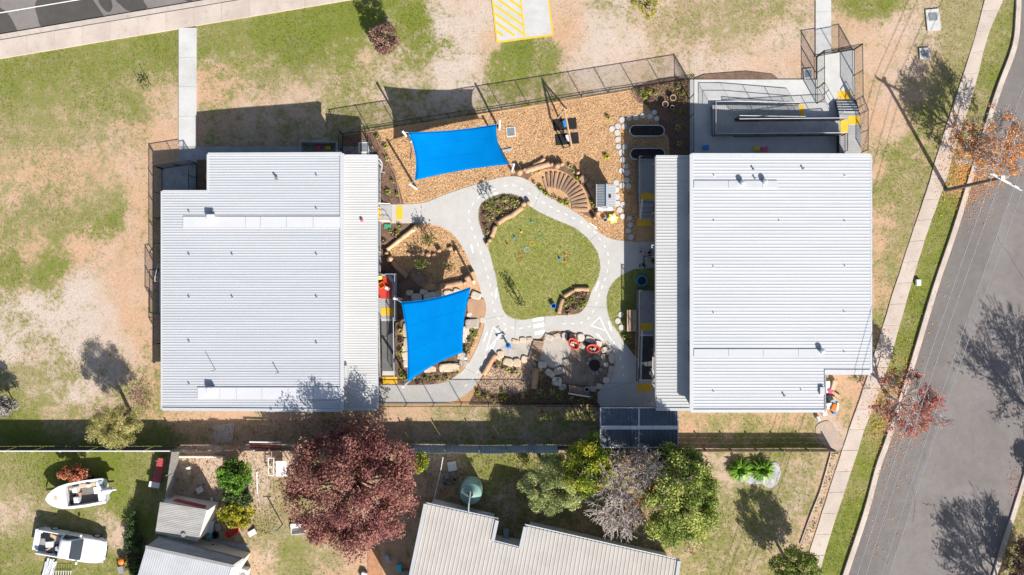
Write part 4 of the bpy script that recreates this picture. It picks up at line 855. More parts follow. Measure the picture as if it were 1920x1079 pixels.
for p in PV[1:]:
    s_ = random.uniform(.92, 1.08); x, y = p
    lb, gr = (('round pale paver in the row above the raised garden beds', 'pavers above the raised beds') if y < 230 else ('round pale paver touching the cubby house wall', 'pavers by the cubby wall') if 340 < y < 400 and x < 1163 else ('round pale paver in the shaded strip below the verandah stairs', 'pavers in the shaded strip') if y > 400 and x > 1172 else ('round pale paver in the double row beside the verandah deck', 'pavers beside the verandah deck') if y > 295 else ('round pale paver in the double row beside the raised garden beds', 'pavers beside the raised beds'))
    dup(pm, P(*p, .012), random.uniform(0, 6), lb, (s_, s_, 1), gr)
for p in [(1164, 590), (1158, 602), (1164.6, 614)]: dup(pm, P(*p, .04), 0, 'round pale concrete paver set in the small lawn by the timber bench', group='round pavers in the small lawn')
# cubby house
cb = thing('cubby_house', 'small grey-roofed cubby house beside the timber fan steps', 'playhouse', P(1131, 372))
e, rd = 1.55, 1.95
corr('roof', G(1119, 346, e), G(1138, 346, rd), G(1138, 388, rd), G(1119, 388, e), .11, .02, m_grey, cb); corr('roof', G(1138, 346, rd), G(1154, 347, e), G(1154, 388, e), G(1138, 388, rd), .11, .02, m_grey, cb)
bar('ridge_cap', G(1138, 345, rd + .03), G(1138, 389, rd + .03), .12, .03, m_bluez, cb)
for x, z in ((1118.5, e), (1154.5, e)): bar('gutter', G(x, 345.5, z - .03), G(x, 389, z - .03), .06, .06, m_cap, cb)
q0, q1 = G(1120, 349, e), G(1153, 386, e)
wallbox(cb, [(q0.x + .06, q0.y), (q1.x - .06, q0.y), (q1.x - .06, q1.y), (q0.x + .06, q1.y)], 0, [e - .04] * 4, m_wht)
addmesh('gable', [(q0.x + .06, q0.y, e - .05), (q1.x - .06, q0.y, e - .05), (G(1138, 349, rd).x, q0.y, rd - .05)], [[0, 1, 2]], m_wht, cb); addmesh('gable', [(q0.x + .06, q1.y, e - .05), (q1.x - .06, q1.y, e - .05), (G(1138, 349, rd).x, q1.y, rd - .05)], [[0, 1, 2]], m_wht, cb)
slabq('porch_shelf', [G(1121, 389.5, .8), G(1150, 389.5, .8), G(1150, 396, .8), G(1121, 396, .8)], .05, m_cap, cb)
MB().box(G(1143, 368, 1.83), (.2, .24, .06), M=Matrix.Rotation(R(32), 3, 'Y')).build('skylight', m_black, cb)
window(cb, ((q0.x + q1.x) / 2, q1.y - .02, .8), .5, .7, (0, -1, 0))
# fan of sleepers
fan = thing('sleeper_fan', 'fan of radiating timber sleepers set in the planted bed beside the path', 'steps', P(1050, 365))
c0 = (1036, 390)
for i in range(15):
    a = R(-2 + i * 7.8); r0, r1 = (36, 66) if i < 12 else (38 + (i - 12) * .5, 66 - (i - 12) * 1.2)
    if i > 13: r0, r1 = 34, 58
    p0 = (c0[0] + r0 * math.cos(a), c0[1] - r0 * math.sin(a)); p1 = (c0[0] + r1 * math.cos(a), c0[1] - r1 * math.sin(a))
    bev(MB().seg(P(*p0, .02 + .004 * i), P(*p1, .02 + .004 * i), random.uniform(.14, .19), .16).build('sleeper', m_sleep, fan), .015)
# stumps and logs
sm_ = MB().lathe((0, 0, 0), [(1.08, -.05), (1.0, .25), (.97, .9), (.93, 1.0)], 14).build('log_stump', m_log, None, True); sm_.location = (0, 0, 0)
for v_ in sm_.data.vertices: v_.co.x *= 1 + .05 * math.sin(v_.co.y * 5); v_.co.y *= 1 + .06 * math.sin(v_.co.x * 4 + 1)
ct = MB().lathe((0, 0, 0), [(.92, 0), (.6, .01), (0, .012)], 14).build('cut_face', m_cut, None); ct.location = (0, 0, 1.0); ct.parent = sm_
first = True
def stumps(lst, label, group):
    global first
    for x, y, r, h in lst:
        sc_ = (r / S, r / S, h)
        if first:
            first = False; o = sm_; o.location = P(x, y); o.scale = sc_; tag(o, label, 'stump', group)
        else: o = dup(sm_, P(x, y), random.uniform(0, 6), label, sc_, group)
        o['category'] = 'stump'
stumps([(974, 324, 6.2, .5), (983, 319, 3.6, .4)], 'upright log stump at the path end of the northern log edging', 'stumps by the northern log')
stumps([(1034, 309, 3.8, .42), (1044, 312, 6, .5), (1053, 309, 3.8, .42), (1083, 325, 3.6, .4)], 'upright log stump above the sleeper fan', 'stumps above the sleeper fan')
stumps([(1120, 400, 5, .45), (1114, 409, 3.8, .4)], 'upright log stump between the cubby house and the path', 'stumps by the cubby')
stumps([(981.5, 383.6, 5, .35), (990, 380, 4, .3)], 'upright log stump at the upper end of the lawn log border', 'stumps at lawn border top')
stumps([(918, 451, 4.2, .3), (913, 457, 3.6, .28)], 'upright log stump at the lower end of the lawn log border', 'stumps at lawn border foot')
stumps([(767.5, 476, 4.6, .12), (776, 477, 3.8, .1), (792, 476, 4.2, .12), (803, 478.5, 5, .2), (814, 479, 4.2, .18), (824, 470, 4.6, .35), (844.5, 466, 4.6, .2), (855.6, 471, 4.8, .3)], 'sawn stump in the stepping row across the western wood-chip bed', 'stepping stumps')
stumps([(787, 424, 5, .4), (726, 475, 4, .4), (732, 486, 6, .5)], 'upright stump joining the timber edging of the western bed', 'stumps of the western bed edging')
stumps([(877, 521, 6.2, .5), (871.5, 530.5, 4.2, .35), (886, 511, 4, .35)], 'upright stump beside the lower sail corner pole', 'stumps by the sail pole')
def log(label, pts, r, name='log', m=None, grp=None, z=None):
    Q = [P(x, y, (z if z is not None else r * .75)) for x, y in pts]; q = []
    for i in range(len(Q) - 1):
        for k in range(4): q.append(lerp(Q[i], Q[i + 1], k / 4))
    q.append(Q[-1]); rr = [r * random.uniform(.88, 1.1) for _ in q]
    o = MB().tube(q, rr, 10).build(name, m or m_log, None, True); tag(o, label, 'log', grp); return o
log('long weathered log laid above the sleeper fan', [(984, 322), (1008, 314), (1031, 308)], .22); log('short forked log leaning on the northern log edging', [(1000, 311), (1012, 305), (1021, 298)], .15)
log('stubby log end beside the sleeper fan and cubby', [(1088, 331), (1098, 343)], .26); log('tilted broken log beside the cubby wall', [(1100, 343), (1111, 350)], .17)
log('curved log bordering the upper planted bed of the lawn', [(979, 389), (960, 404), (948, 409), (934, 419)], .2, z=.16); log('short log closing the upper planted bed of the lawn', [(929, 424), (922, 445)], .18, z=.14)
log('log along the straight edge of the lower lawn bed', [(1104, 543), (1090, 542), (1076, 543)], .17, z=.14); log('log on the diagonal edge of the lower lawn bed', [(1075, 545), (1057, 556)], .17, z=.14); log('log on the western edge of the lower lawn bed', [(1055, 560), (1050, 574), (1047, 588)], .17, z=.14)
log('hewn timber edging on the western bed nearer the wall', [(724.5, 470), (755, 446)], .16, m=m_timber); log('hewn timber edging on the western bed nearer the path', [(755, 446), (785, 423)], .18, m=m_timber)
log('dark log running from the stumps to the sandstone slab', [(736, 493), (750, 506), (764, 518)], .2); log('straight log beside the lower sail corner stumps', [(823, 538), (845, 534), (867.5, 530)], .22)
log('peeled log edging the curved path by the pebble pad', [(928, 664), (917, 683), (906, 702)], .2); log('peeled log standing across the gravel by the southern fence', [(1004, 690), (1003, 710), (1001, 729)], .24)
# boulders
def boulder_mesh(seed, flat_=.5):
    bm = bmesh.new(); bmesh.ops.create_icosphere(bm, subdivisions=3, radius=1)
    for v_ in bm.verts:
        p = v_.co.copy(); nzv = mn.noise(p * 1.1 + Vector((seed * 7.3, 0, 0))) * .28 + mn.noise(p * 2.6 + Vector((0, seed * 3.1, 0))) * .1
        q = p * (1 + nzv)
        for ax in (0, 1): q[ax] = max(-.8, min(.8, q[ax]))
        q.z = max(-.3, min(.62 + .06 * mn.noise(p * 3), q.z)); v_.co = Vector((q.x * 1.2, q.y * 1.2, q.z * flat_ * 2))
    me = bpy.data.meshes.new('boulder'); bm.to_mesh(me); bm.free(); me.materials.append(m_rock); return me
BM = [boulder_mesh(i) for i in range(7)]
def boulders(lst, label, group, m=None, name='boulder', hk=.34):
    for i, b in enumerate(lst):
        x, y, w_, h_ = b[:4]; a = b[4] if len(b) > 4 else random.uniform(-.4, .4); me = BM[random.randrange(7)]
        if m: me = me.copy(); me.materials[0] = m
        o = bpy.data.objects.new(name, me); col.objects.link(o); o.location = P(x, y, .05); o.rotation_euler = (0, 0, a)
        o.scale = (w_ / S / 2, h_ / S / 2, min(w_, h_) / S * hk); tag(o, label, 'boulder', group)
boulders([(893, 555, 20, 14), (886, 608, 27, 20, .1), (873, 620, 14, 18), (871, 633, 11, 20), (904, 600, 10, 12), (867, 667, 20, 16), (869, 681, 18, 14), (880, 590, 10, 8)], 'pale rock on the path side of the lower sail', 'rocks on the path side of the sail')
boulders([(761, 667, 15, 16), (763, 681, 14, 16), (758, 653, 12, 12)], 'pale rock between the western ramp and the lower sail', 'rocks on the ramp side of the sail')
boulders([(781, 557, 20, 14), (795, 548, 16, 10), (768, 549, 14, 11)], 'rock in the shaded creek bed nearer the red mat deck', 'creek rocks by the red mat deck')
boulders([(806, 556, 24, 16), (822, 552, 14, 16)], 'rock in the middle of the shaded creek bed above the sail', 'middle creek rocks')
boulders([(843, 551, 22, 13), (857, 546, 14, 9)], 'rock in the creek bed below the straight log', 'creek rocks below the log')
boulders([(761, 619, 12, 27, 0), (762, 646, 12, 27, 0)], 'long sandstone block beside the western ramp garden', 'sandstone blocks by the ramp', m_sand)
boulders([(843, 689, 40, 17, .08)], 'longest sandstone block below the lower sail hem', None, m_sand)
boulders([(806, 692, 24, 13, .1)], 'shorter sandstone block half under the lower sail hem', None, m_sand)
boulders([(785, 521, 40, 24, -.55)], 'large rough sandstone slab beside the red mat deck', 'slab by the red mat deck', mat('brown_sandstone', (.24, .165, .115), (.18, .12, .085), 2, 14, .3, .85, bump=.3), 'stone_slab', .3)
boulders([(938, 665, 12, 14), (933, 672, 9, 8), (953, 679, 20, 15), (969, 680, 15, 16), (983, 674, 13, 13)], 'sandstone rock edging the southern side of the small pebble pad', 'rocks south of the pebble pad', m_sand)
boulders([(966, 640, 14, 8), (980, 637, 13, 9), (993, 636, 12, 8)], 'sandstone rock between the path and the small pebble pad', 'rocks north of the pebble pad', m_sand)
RG = [(1016.6, 684, 17, 13), (1031, 700, 20, 13, -.6), (1044, 715, 19, 17), (1055, 726, 15, 12), (1111, 729, 14, 11), (1124, 725, 13, 11), (1136, 713, 12, 12), (1143, 703, 10, 12), (1146, 692, 11, 14), (1146, 672, 11, 20, .1), (1141, 660, 9, 12), (1134, 656, 14, 11), (1121, 644, 15, 11), (1106, 637, 19, 12), (1089, 633, 14, 16), (1073, 631, 12, 11), (1058, 630, 11, 14), (1044, 629, 12, 9), (1029, 632, 19, 11), (1048, 695, 20, 14, .3), (1062, 679, 13, 12), (1091, 648, 12, 13), (1130, 668, 8, 9), (1136, 684, 9, 9), (1012, 692, 9, 9)]
RL = [('tan boulder in the ring wall beside the dark timber bench', lambda b: b[1] > 712), ('tan boulder in the ring wall facing the eastern ramp', lambda b: b[0] > 1128), ('tan boulder between the path and the red oval tubs', lambda b: b[1] < 646 and b[0] > 1052), ('tan boulder between the path and the larger pebble pad', lambda b: b[1] < 646), ('tan boulder at the end of the dark plank bridge', lambda b: b[0] < 1036), ('tan boulder on the edge between pebble pad and fire pit', lambda b: True)]
for k, (lb, fn) in enumerate(RL):
    boulders([b for b in RG if fn(b) and not any(f(b) for _, f in RL[:k])], lb, lb.replace('tan boulder', 'boulders'))
sheet('sandstone_paving', smooth_poly([(879, 561), (908, 562), (911, 590), (900, 602), (886, 600), (878, 590)], 3), .1, m_dirt, excl=False)
fpit = thing('fire_pit', 'ring of grey stones around dark soil inside the boulder circle', 'fire pit', P(1115, 685))
m_ash = mat('ashy_stone', (.25, .235, .22), (.15, .14, .13), 2, 12, .3, .9, rnd=.25, coord='object')
for i in range(11):
    a = 2 * math.pi * i / 11 + random.uniform(-.15, .15); me = BM[i % 7].copy(); me.materials[0] = m_ash
    o = bpy.data.objects.new('stone', me); col.objects.link(o); o.parent = fpit
    o.location = (13.5 / S * math.cos(a), 16 / S * math.sin(a), .03); o.scale = (random.uniform(.1, .17), random.uniform(.1, .16), random.uniform(.08, .14)); o.rotation_euler = (0, 0, a)
MB().lathe(P(1115, 685, .05), [(.42, 0), (.2, .03), (0, .04)], 16).build('soil', m_soil, fpit)
br = thing('timber_bridge', 'dark plank bridge joining the two pebble pads', 'bridge', P(1002, 656))
for i in range(9):
    t_ = i / 8; a = (lerp(1000, 990, t_), lerp(640, 671, t_)); b = (lerp(1020, 1012, t_), lerp(642, 676, t_)); bev(MB().seg(P(*a, .12), P(*b, .12), .15, .05).build('plank', m_sleep, br), .01)
bn = thing('bench', 'dark timber bench on the southern arc of the boulder ring', 'bench', P(1085, 728))
for i in range(4): MB().seg(P(1066, 722 + i * 3.2, .45), P(1104, 729 + i * 3.2, .45), .1, .04).build('seat_slat', m_sleep, bn)
MB().seg(P(1064.5, 735.5, .7), P(1104, 742, .7), .07, .3).build('backrest', m_wht, bn)
for x, y in ((1068, 729), (1101, 735)): MB().box(P(x, y, .21), (.08, .4, .42)).build('leg', m_sleep, bn)
ty = MB().lathe((0, 0, 0), [(.12, .0), (.2, .02), (.22, .07), (.2, .12), (.12, .14), (.12, 0)], 18).build('tyre', m_gry, None, True); ty.location = P(1099, 729, .48); tag(ty, 'grey tyre ring resting on the dark timber bench', 'tyre')
tb = thing('timber_table', 'pale timber slatted bench table against the trampoline deck', 'table', P(1183, 601))
for i in range(5): MB().seg(P(1175 + i * 3.6, 581, .6), P(1175 + i * 3.6, 621, .6), .115, .035).build('slat', m_timber if i != 2 else m_gry, tb)
for x, y in ((1175, 583), (1190, 583), (1175, 619), (1190, 619)): MB().box(P(x, y, .29), (.07, .07, .58)).build('leg', m_timber, tb)
# baskets, star table, trampoline, cones, hoops, trikes
def basket(label, x, y, a, b, rz):
    t = thing('basket', label, 'basket', P(x, y)); q = lambda k, z: [Vector((P(x, y).x + (a + k) * math.cos(th) * math.cos(rz) - (b + k) * math.sin(th) * math.sin(rz), P(x, y).y + (a + k) * math.cos(th) * math.sin(rz) + (b + k) * math.sin(th) * math.cos(rz), z)) for th in [2 * math.pi * i / 24 for i in range(24)]]
    MB().loft([q(-.12, .1), q(0, .42), q(.05, .44), q(.05, .47), q(-.04, .46), q(-.13, .2)], True, True).build('tub', m_red, t, True)
    return t
basket('red oval tub of toys beside the dark boulders', 1075, 644, .44, .3, R(-50)); basket('red oval tub of toys nearer the fire pit', 1111, 653, .46, .28, R(-5))
for (x, y) in ((1075, 644), (1111, 653)):
    for i in range(7):
        o = MB().box((0, 0, .07), (random.uniform(.1, .25), random.uniform(.06, .14), .14)).build('toy_block', random.choice([m_wht, m_tan, m_red, m_gry])); bev(o, .015)
        o.location = P(x + random.uniform(-5, 5), y + random.uniform(-3.5, 3.5), .27); o.rotation_euler = (random.uniform(-.4, .4), random.uniform(-.4, .4), random.uniform(0, 3)); tag(o, 'small toy block heaped in a red oval tub', 'toy', 'toys in the red tubs')
def crate(name, label, cat, p, d, m, rz=0, grp=None, open_=True):
    t = thing(name, label, cat, p, grp); x, y, z = d; M_ = Matrix.Rotation(rz, 3, 'Z'); p = Vector(p)
    MB().box(p + Vector((0, 0, .015)), (x, y, .03), rz).build('base', m, t)
    for c, dd in (((x / 2, 0), (.03, y + .03, z)), ((-x / 2, 0), (.03, y + .03, z)), ((0, y / 2), (x, .03, z)), ((0, -y / 2), (x, .03, z))): MB().box(p + M_ @ Vector((c[0], c[1], z / 2)), dd, rz).build('side', m, t)
    return t
crate('toy_crate', 'orange open toy crate tipped on the red play mat', 'crate', P(719, 535, DZ + .03), (.4, .36, .3), m_orange, .5)
o = bev(MB().box((0, 0, .12), (.34, .22, .24)).build('toy_box', m_wht), .04); o.location = P(729, 541, DZ + .03); o.rotation_euler = (0, 0, -.5); tag(o, 'small white toy box next to the orange crate', 'box')
o = bev(MB().box((0, 0, .1), (.5, .25, .2)).build('toy_box', m_bluez), .05); o.location = P(735, 523, DZ + .03); o.rotation_euler = (0, 0, -.9); tag(o, 'pale blue toy box in the corner of the red mat deck', 'box')
o = bev(MB().box((0, 0, .1), (.4, .3, .2)).build('toy_cushion', m_lime), .05); o.location = P(714, 521, DZ + .03); tag(o, 'lime cushion at the end of the red play mat', 'cushion')
cr = MB()
for k in range(2): pass
q = [P(1148, 411)]
t = thing('star_table', 'yellow star-shaped play table on the wood chips below the cubby', 'table', P(1148, 411))
pts = [(P(1148, 411).x + (.44 if i % 2 == 0 else .27) * math.cos(i * math.pi / 6 + .2), P(1148, 411).y + (.44 if i % 2 == 0 else .27) * math.sin(i * math.pi / 6 + .2)) for i in range(12)]
bev(MB().prism(pts, .38, .44).build('top', m_lime, t), .015)
MB().lathe(P(1148, 411, .44), [(.2, 0), (.2, .02), (0, .03)], 12).build('tray', m_wht, t); MB().lathe(P(1148, 411), [(.2, 0), (.14, .05), (.12, .38)], 12).build('pedestal', m_yel, t)
o = MB().lathe((0, 0, 0), [(.11, 0), (.15, .26), (.16, .27), (.13, .27), (.1, .03)], 14).build('bucket', m_bluez); o.location = P(1134, 413, .02); tag(o, 'small blue-grey bucket beside the yellow star table', 'bucket')
tr = thing('trampoline', 'small round blue-rimmed trampoline on the shaded lawn', 'trampoline', P(1203, 527))
c = P(1203, 527); MB().lathe(c, [(.29, .24), (.3, .29), (.42, .29), (.43, .24)], 28).build('rim_pad', flat('trampoline_blue', (.01, .22, .42)), tr, True); MB().lathe(c, [(.3, .26), (0, .255)], 28).build('bed', m_black, tr)
for i in range(6): a = i * math.pi / 3; MB().tube([c + Vector((.36 * math.cos(a), .36 * math.sin(a), 0)), c + Vector((.36 * math.cos(a), .36 * math.sin(a), .26))], .02, 6).build('leg', m_gry, tr)
def cone(x, y, m, label, k=1):
    k *= .72
    t = thing('play_cone', label, 'cone', P(x, y, .045)); MB().box(P(x, y, .055), (.22 * k, .22 * k, .02)).build('base', m, t); MB().lathe(P(x, y, .06), [(.085 * k, 0), (.025 * k, .3 * k), (.0, .3 * k)], 12).build('cone_body', m, t)
cone(997, 417, m_teal, 'teal play cone on the lawn', .9); cone(977.5, 435, m_yel, 'yellow play cone on the lawn', .9); cone(965, 445, m_blue, 'light blue play cone beside the yellow cone', .9); cone(951, 458, m_red, 'red play cone nearest the log-bordered bed', .95)
cone(1049, 485.5, m_blue, 'blue play cone beside two red cones', 1.1); 
for p in ((1060, 478.6), (1060, 490)): cone(*p, m_orange, 'red-orange play cone beside the blue cone on the lawn', .9)
for o in [o for o in bpy.data.objects if o.get('label') == 'red-orange play cone beside the blue cone on the lawn']: o['group'] = 'pair of red-orange cones'
for x, y, m, nm in [(1012, 440, m_grn, 'green'), (997, 457, m_yel, 'yellow'), (987.5, 467.7, m_blue, 'pale blue'), (976, 480, m_red, 'red')]:
    c = P(x, y, .065); o = MB().tube([c + Vector((.17 * math.cos(a), .17 * math.sin(a), 0)) for a in [2 * math.pi * i / 24 for i in range(25)]], .014, 6).build('hoop', m if nm != 'pale blue' else flat('sky', (.35, .6, .75))); tag(o, nm + ' plastic hoop lying on the lawn', 'hoop')
o = MB().lathe((0, 0, 0), [(.12, 0), (.17, .3), (.18, .31), (.15, .31), (.12, .03)], 14).build('bucket', m_blue); o.location = P(1037.5, 573.5, .05); tag(o, 'bright blue bucket on the lawn beside the lower log bed', 'bucket')
pmp = thing('hand_pump', 'blue water hand pump on the pebble pad', 'pump', P(954, 650)); MB().lathe(P(954, 650, .04), [(.17, 0), (.17, .08), (.08, .1), (.07, .6), (.1, .62), (.1, .72), (0, .76)], 12).build('pump_body', m_blue, pmp); MB().tube([P(954, 650, .68), P(962, 652, .85)], .02, 6).build('handle', m_gry, pmp); MB().tube([P(954, 650, .55), P(947, 650, .5)], .03, 6).build('spout', m_blue, pmp)
sct = thing('scooter', 'pale scooter lying on the path near the blue pump', 'scooter', P(939, 628)); MB().box(P(938, 628, .1), (.5, .11, .03), .3).build('footboard', m_wht, sct); MB().tube([P(943, 626, .12), P(942, 629, .55)], .018, 6).build('stem', m_teal, sct); MB().tube([P(939, 631, .55), P(945, 627, .55)], .016, 6).build('handlebar', m_blue, sct)
for x, y in ((932, 630), (944, 626)): MB().tube([P(x, y, .11) + Vector((0, -.02, 0)), P(x, y, .11) + Vector((0, .02, 0))], .07, 10).build('wheel', m_tyre, sct)
def trike(label, x, y, m, rz):
    t = thing('tricycle', label, 'tricycle', (0, 0, 0))
    MB().tube([(-.25, 0, .3), (.05, 0, .22), (.3, 0, .42)], .03, 6).build('frame', m, t); MB().box((-.2, 0, .36), (.22, .18, .05)).build('seat', m_black, t); MB().tube([(.28, -.2, .55), (.3, 0, .52), (.28, .2, .55)], .018, 6).build('handlebar', m_rail, t); MB().tube([(.3, 0, .52), (.34, 0, .15)], .02, 6).build('fork', m, t)
    for cx, cy, r in ((.34, 0, .16), (-.28, .18, .11), (-.28, -.18, .11)): MB().tube([(cx, cy - .025, r), (cx, cy + .025, r)], r, 14).build('wheel', m_tyre, t)
    t.location = P(x, y, .04); t.rotation_euler = (0, 0, rz); return t
trike('pink tricycle parked under the eastern verandah edge', 1211, 474, m_pink, 3.0); trike('yellow tricycle parked between the trampoline and a pink tricycle', 1217, 490, m_yel, 3.3); trike('small green tricycle in the shade beside the yellow tricycle', 1205, 492, m_grn, 1.4)
# pits, lids, grates
def pit(label, x, y, w_, h_, rz, gw, gh, go=0, m=m_concw):
    t = thing('drain_pit', label, 'drain', P(x, y)); M_ = Matrix.Rotation(rz, 3, 'Z')
    MB().box(P(x, y, .03), (w_ / S, h_ / S, .08), rz).build('concrete_surround', m, t)
    c = P(x, y, .072) + M_ @ Vector((0, go / S, 0)); MB().box(c, (gw / S, gh / S, .012), rz).build('grate_recess', m_black, t)
    k = 7
    for i in range(k): MB().box(c + M_ @ Vector((0, (i - (k - 1) / 2) * gh / S / k, .012)), (gw / S, gh / S / k * .5, .015), rz).build('grate_bar', m_galv, t)
pit('long concrete drain pit with one grate near the footpath', 1749, 38, 25, 40, .1, 16, 15, 6); pit('square concrete drain pit with grate on the bare dirt', 1733, 101, 19, 21, .06, 13, 13); pit('small drain pit beside the entry path fence', 1515, 139, 17, 19, .1, 13, 13)
pit('square pale drain grate in the wood chips by the upper sail', 958, 248, 17, 18, .1, 14, 15, 0, m_wht); pit('white pit lid in the dark bark bed', 682, 277, 19, 20, 0, 14, 16, 0, m_wht)
o = bev(MB().box((0, 0, .04), (.5, .32, .1)).build('valve_box', m_grn), .02); o.location = P(727, 425, .02); tag(o, 'green valve box lid in the bark bed', 'valve box')
o = bev(MB().box((0, 0, .12), (.34, .45, .24)).build('meter_box', m_wht), .04); o.location = P(1720, 530, .0); tag(o, 'white service box on the grass verge', 'box')
o = bev(MB().seg((0, 0, .2), (1.2, .22, .25), .16, .06).build('plank', m_bluez), .01); o.location = P(944, 283, .0) - Vector((0, 0, 0)); tag(o, 'grey balance plank poking from under the upper sail', 'plank')
for k, (a, b) in enumerate([((703, 254), (742, 330)), ((742, 330), (752, 382))]):
    o = MB().seg(P(*a, .06), P(*b, .06), .07, .14).build('edging_board', m_sleep); tag(o, ['timber edging board from the long fence along the bark bed', 'timber edging board along the bark bed toward the steps'][k], 'edging')
o = MB().tube([P(771, 300, .06), P(773, 280, .06), P(768, 262, .06)], .05, 6).build('log', m_log); tag(o, 'thin branch on the wood chips beside the upper sail', 'log')
# staked saplings
m_sap = leafmat('sapling_leaf', [(.06, .09, .02), (.14, .17, .04), (.24, .26, .08)])
def leafcloud(cen, size, nrm=None, aspect=.45, up=.35, lv=None):
    n_ = len(cen); r = rng.normal(size=(n_, 3)); r /= np.linalg.norm(r, axis=1)[:, None]
    nr = r + (nrm if nrm is not None else 0) + np.array([0, 0, up]); nr /= np.linalg.norm(nr, axis=1)[:, None] + 1e-9
    t = np.cross(nr, rng.normal(size=(n_, 3))); t /= np.linalg.norm(t, axis=1)[:, None] + 1e-9; b = np.cross(nr, t)
    s_ = (np.ones(n_) * size * rng.uniform(.6, 1.35, n_))[:, None]
    v_ = np.stack([cen + t * s_, cen + b * s_ * aspect + nr * s_ * .12, cen - t * s_, cen - b * s_ * aspect + nr * s_ * .12], 1).reshape(-1, 3)
    return v_, np.arange(4 * n_).reshape(-1, 4), np.repeat(lv if lv is not None else rng.random(n_), 4)
def leafobj(name, parts, m, parent=None, origin=Vector((0, 0, 0))):
    vs = []; qs = []; ls = []; o_ = 0
    for v_, q_, l_ in parts: vs.append(v_); qs.append(q_ + o_); ls.append(l_); o_ += len(v_)
    V = np.concatenate(vs) - np.array(origin); o = npmesh(name, V, np.concatenate(qs), m)
    at_ = o.data.attributes.new('lv', 'FLOAT', 'POINT'); at_.data.foreach_set('value', np.clip(np.concatenate(ls), 0, 1).astype(np.float32))
    if parent: o.parent = parent
    else: o.location = origin
    return o
def sapling(label, x, y, h, r, nl, stakes=2):
    t = thing('sapling', label, 'sapling', P(x, y)); b = P(x, y)
    MB().tube([b, b + Vector((.03, .02, h))], [.02, .01], 5).build('stem', m_trunk, t)
    c = rng.normal(size=(nl, 3)) * np.array([r, r, h * .22]) * .6 + np.array(b) + np.array([0, 0, h * .7])
    leafobj('crown', [leafcloud(c, .085)], m_sap, t, b)
    for i in range(stakes):
        a = i * math.pi / max(1, stakes / 2) * 1.0 + .6; s_ = b + Vector((.3 * math.cos(a), .3 * math.sin(a), 0)); MB().tube([s_, s_ + Vector((0, 0, 1.3))], .022, 5).build('stake', m_sleep, t)
    return t
sapling('staked sapling near the curved path in the western chips', 806, 449, 1.5, .45, 260, 3); sapling('leafy sapling in the sail shadow of the western chips', 793, 497, 1.2, .45, 320, 2); sapling('thin sapling at the sunny edge of the sail shadow', 843, 500, 1.0, .4, 120, 0)
sapling('staked sapling in the courtyard lawn', 974, 566, 1.7, .3, 170, 4); sapling('staked sapling in the grass beside the white path', 277, 166, .8, .25, 50, 2); sapling('sapling in the upper planted bed by the path bend', 925, 385, 1.5, .4, 160, 2)
# ---------------------------------------------------------------- vehicles
def wheel(t, c, r=.32, wd=.2, m=None):
    c = Vector(c); o = MB().tube([c + Vector((0, -wd / 2, 0)), c + Vector((0, -wd * .35, 0)), c + Vector((0, wd * .35, 0)), c + Vector((0, wd / 2, 0))], [r * .92, r, r, r * .92], 20).build('wheel', m_tyre, t)
    for s_ in (-1, 1): MB().lathe((0, 0, 0), [(r * .62, 0), (r * .55, .015), (.05, .02), (0, .02)], 12).build('rim', m_silver, o).matrix_local = Matrix.Translation(c + Vector((0, s_ * wd / 2, 0))) @ Matrix.Rotation(-s_ * math.pi / 2, 4, 'X')
    return o
ut = thing('utility_car', 'white utility pickup car with loaded open tray on the back lawn', 'car', (0, 0, 0))
def bring(x, hw, zb, zt, tum=.06, crown=.03):
    return [Vector((x, y, z)) for y, z in [(-hw + .05, zb), (-hw, zb + .12), (-hw, zt - .16), (-hw + tum * .6, zt - .04), (-hw + tum + .06, zt), (-hw * .5, zt + crown), (0, zt + crown * 1.3), (hw * .5, zt + crown), (hw - tum - .06, zt), (hw - tum * .6, zt - .04), (hw, zt - .16), (hw, zb + .12), (hw - .05, zb)]]
front = [bring(x, hw, zb, zt) for x, hw, zb, zt in [(2.5, .32, .42, .56), (2.45, .58, .34, .64), (2.32, .76, .29, .71), (2.02, .87, .26, .79), (1.5, .91, .25, .87), (1.05, .915, .25, .92), (.6, .915, .25, .93), (0, .915, .25, .93), (-.45, .915, .25, .93)]]
body = MB().loft(front).build('body', m_car, ut, True)
fixn(body)
for s_ in (-1, 1):
    bev(MB().loft([[Vector((x, s_ * y, z)) for y, z in ((.915, .3), (.91, .82), (.86, .95), (.78, .95), (.76, .5), (.76, .3))] for x in (-.45, -1.4, -2.1, -2.3)]).build('tray_side', m_car, ut), .02)
MB().box((-1.4, 0, .48), (1.9, 1.52, .08)).build('tray_floor', m_gry, ut); MB().box((-.47, 0, .72), (.06, 1.52, .5)).build('tray_headboard', m_car, ut)
tg = MB().box((-2.55, 0, .56), (.42, 1.5, .05)).build('tailgate', m_car, ut); bev(tg, .02); bev(MB().box((-2.42, 0, .4), (.2, 1.7, .2)).build('rear_bumper', m_car, ut), .05)
cab = MB().loft([[Vector((x, y, z)) for y, z in ((-w1, .9), (-w2, zt - .05), (-w2 + .1, zt), (0, zt + .02), (w2 - .1, zt), (w2, zt - .05), (w1, .9))] for x, w1, w2, zt in [(.98, .80, .74, .94), (.7, .83, .72, 1.1), (.3, .85, .68, 1.36), (.05, .86, .66, 1.42), (-.3, .86, .66, 1.43), (-.5, .86, .67, 1.39), (-.58, .85, .72, 1.1)]])
fixn(cab.build('cabin', m_car, ut, True))
def gl(name, pts): slabq(name, pts, .012, m_glass, ut)
gl('windscreen', [(.97, -.70, .985), (.97, .70, .985), (.84, .73, 1.055), (.32, .60, 1.385), (.32, -.60, 1.385), (.84, -.73, 1.055)])
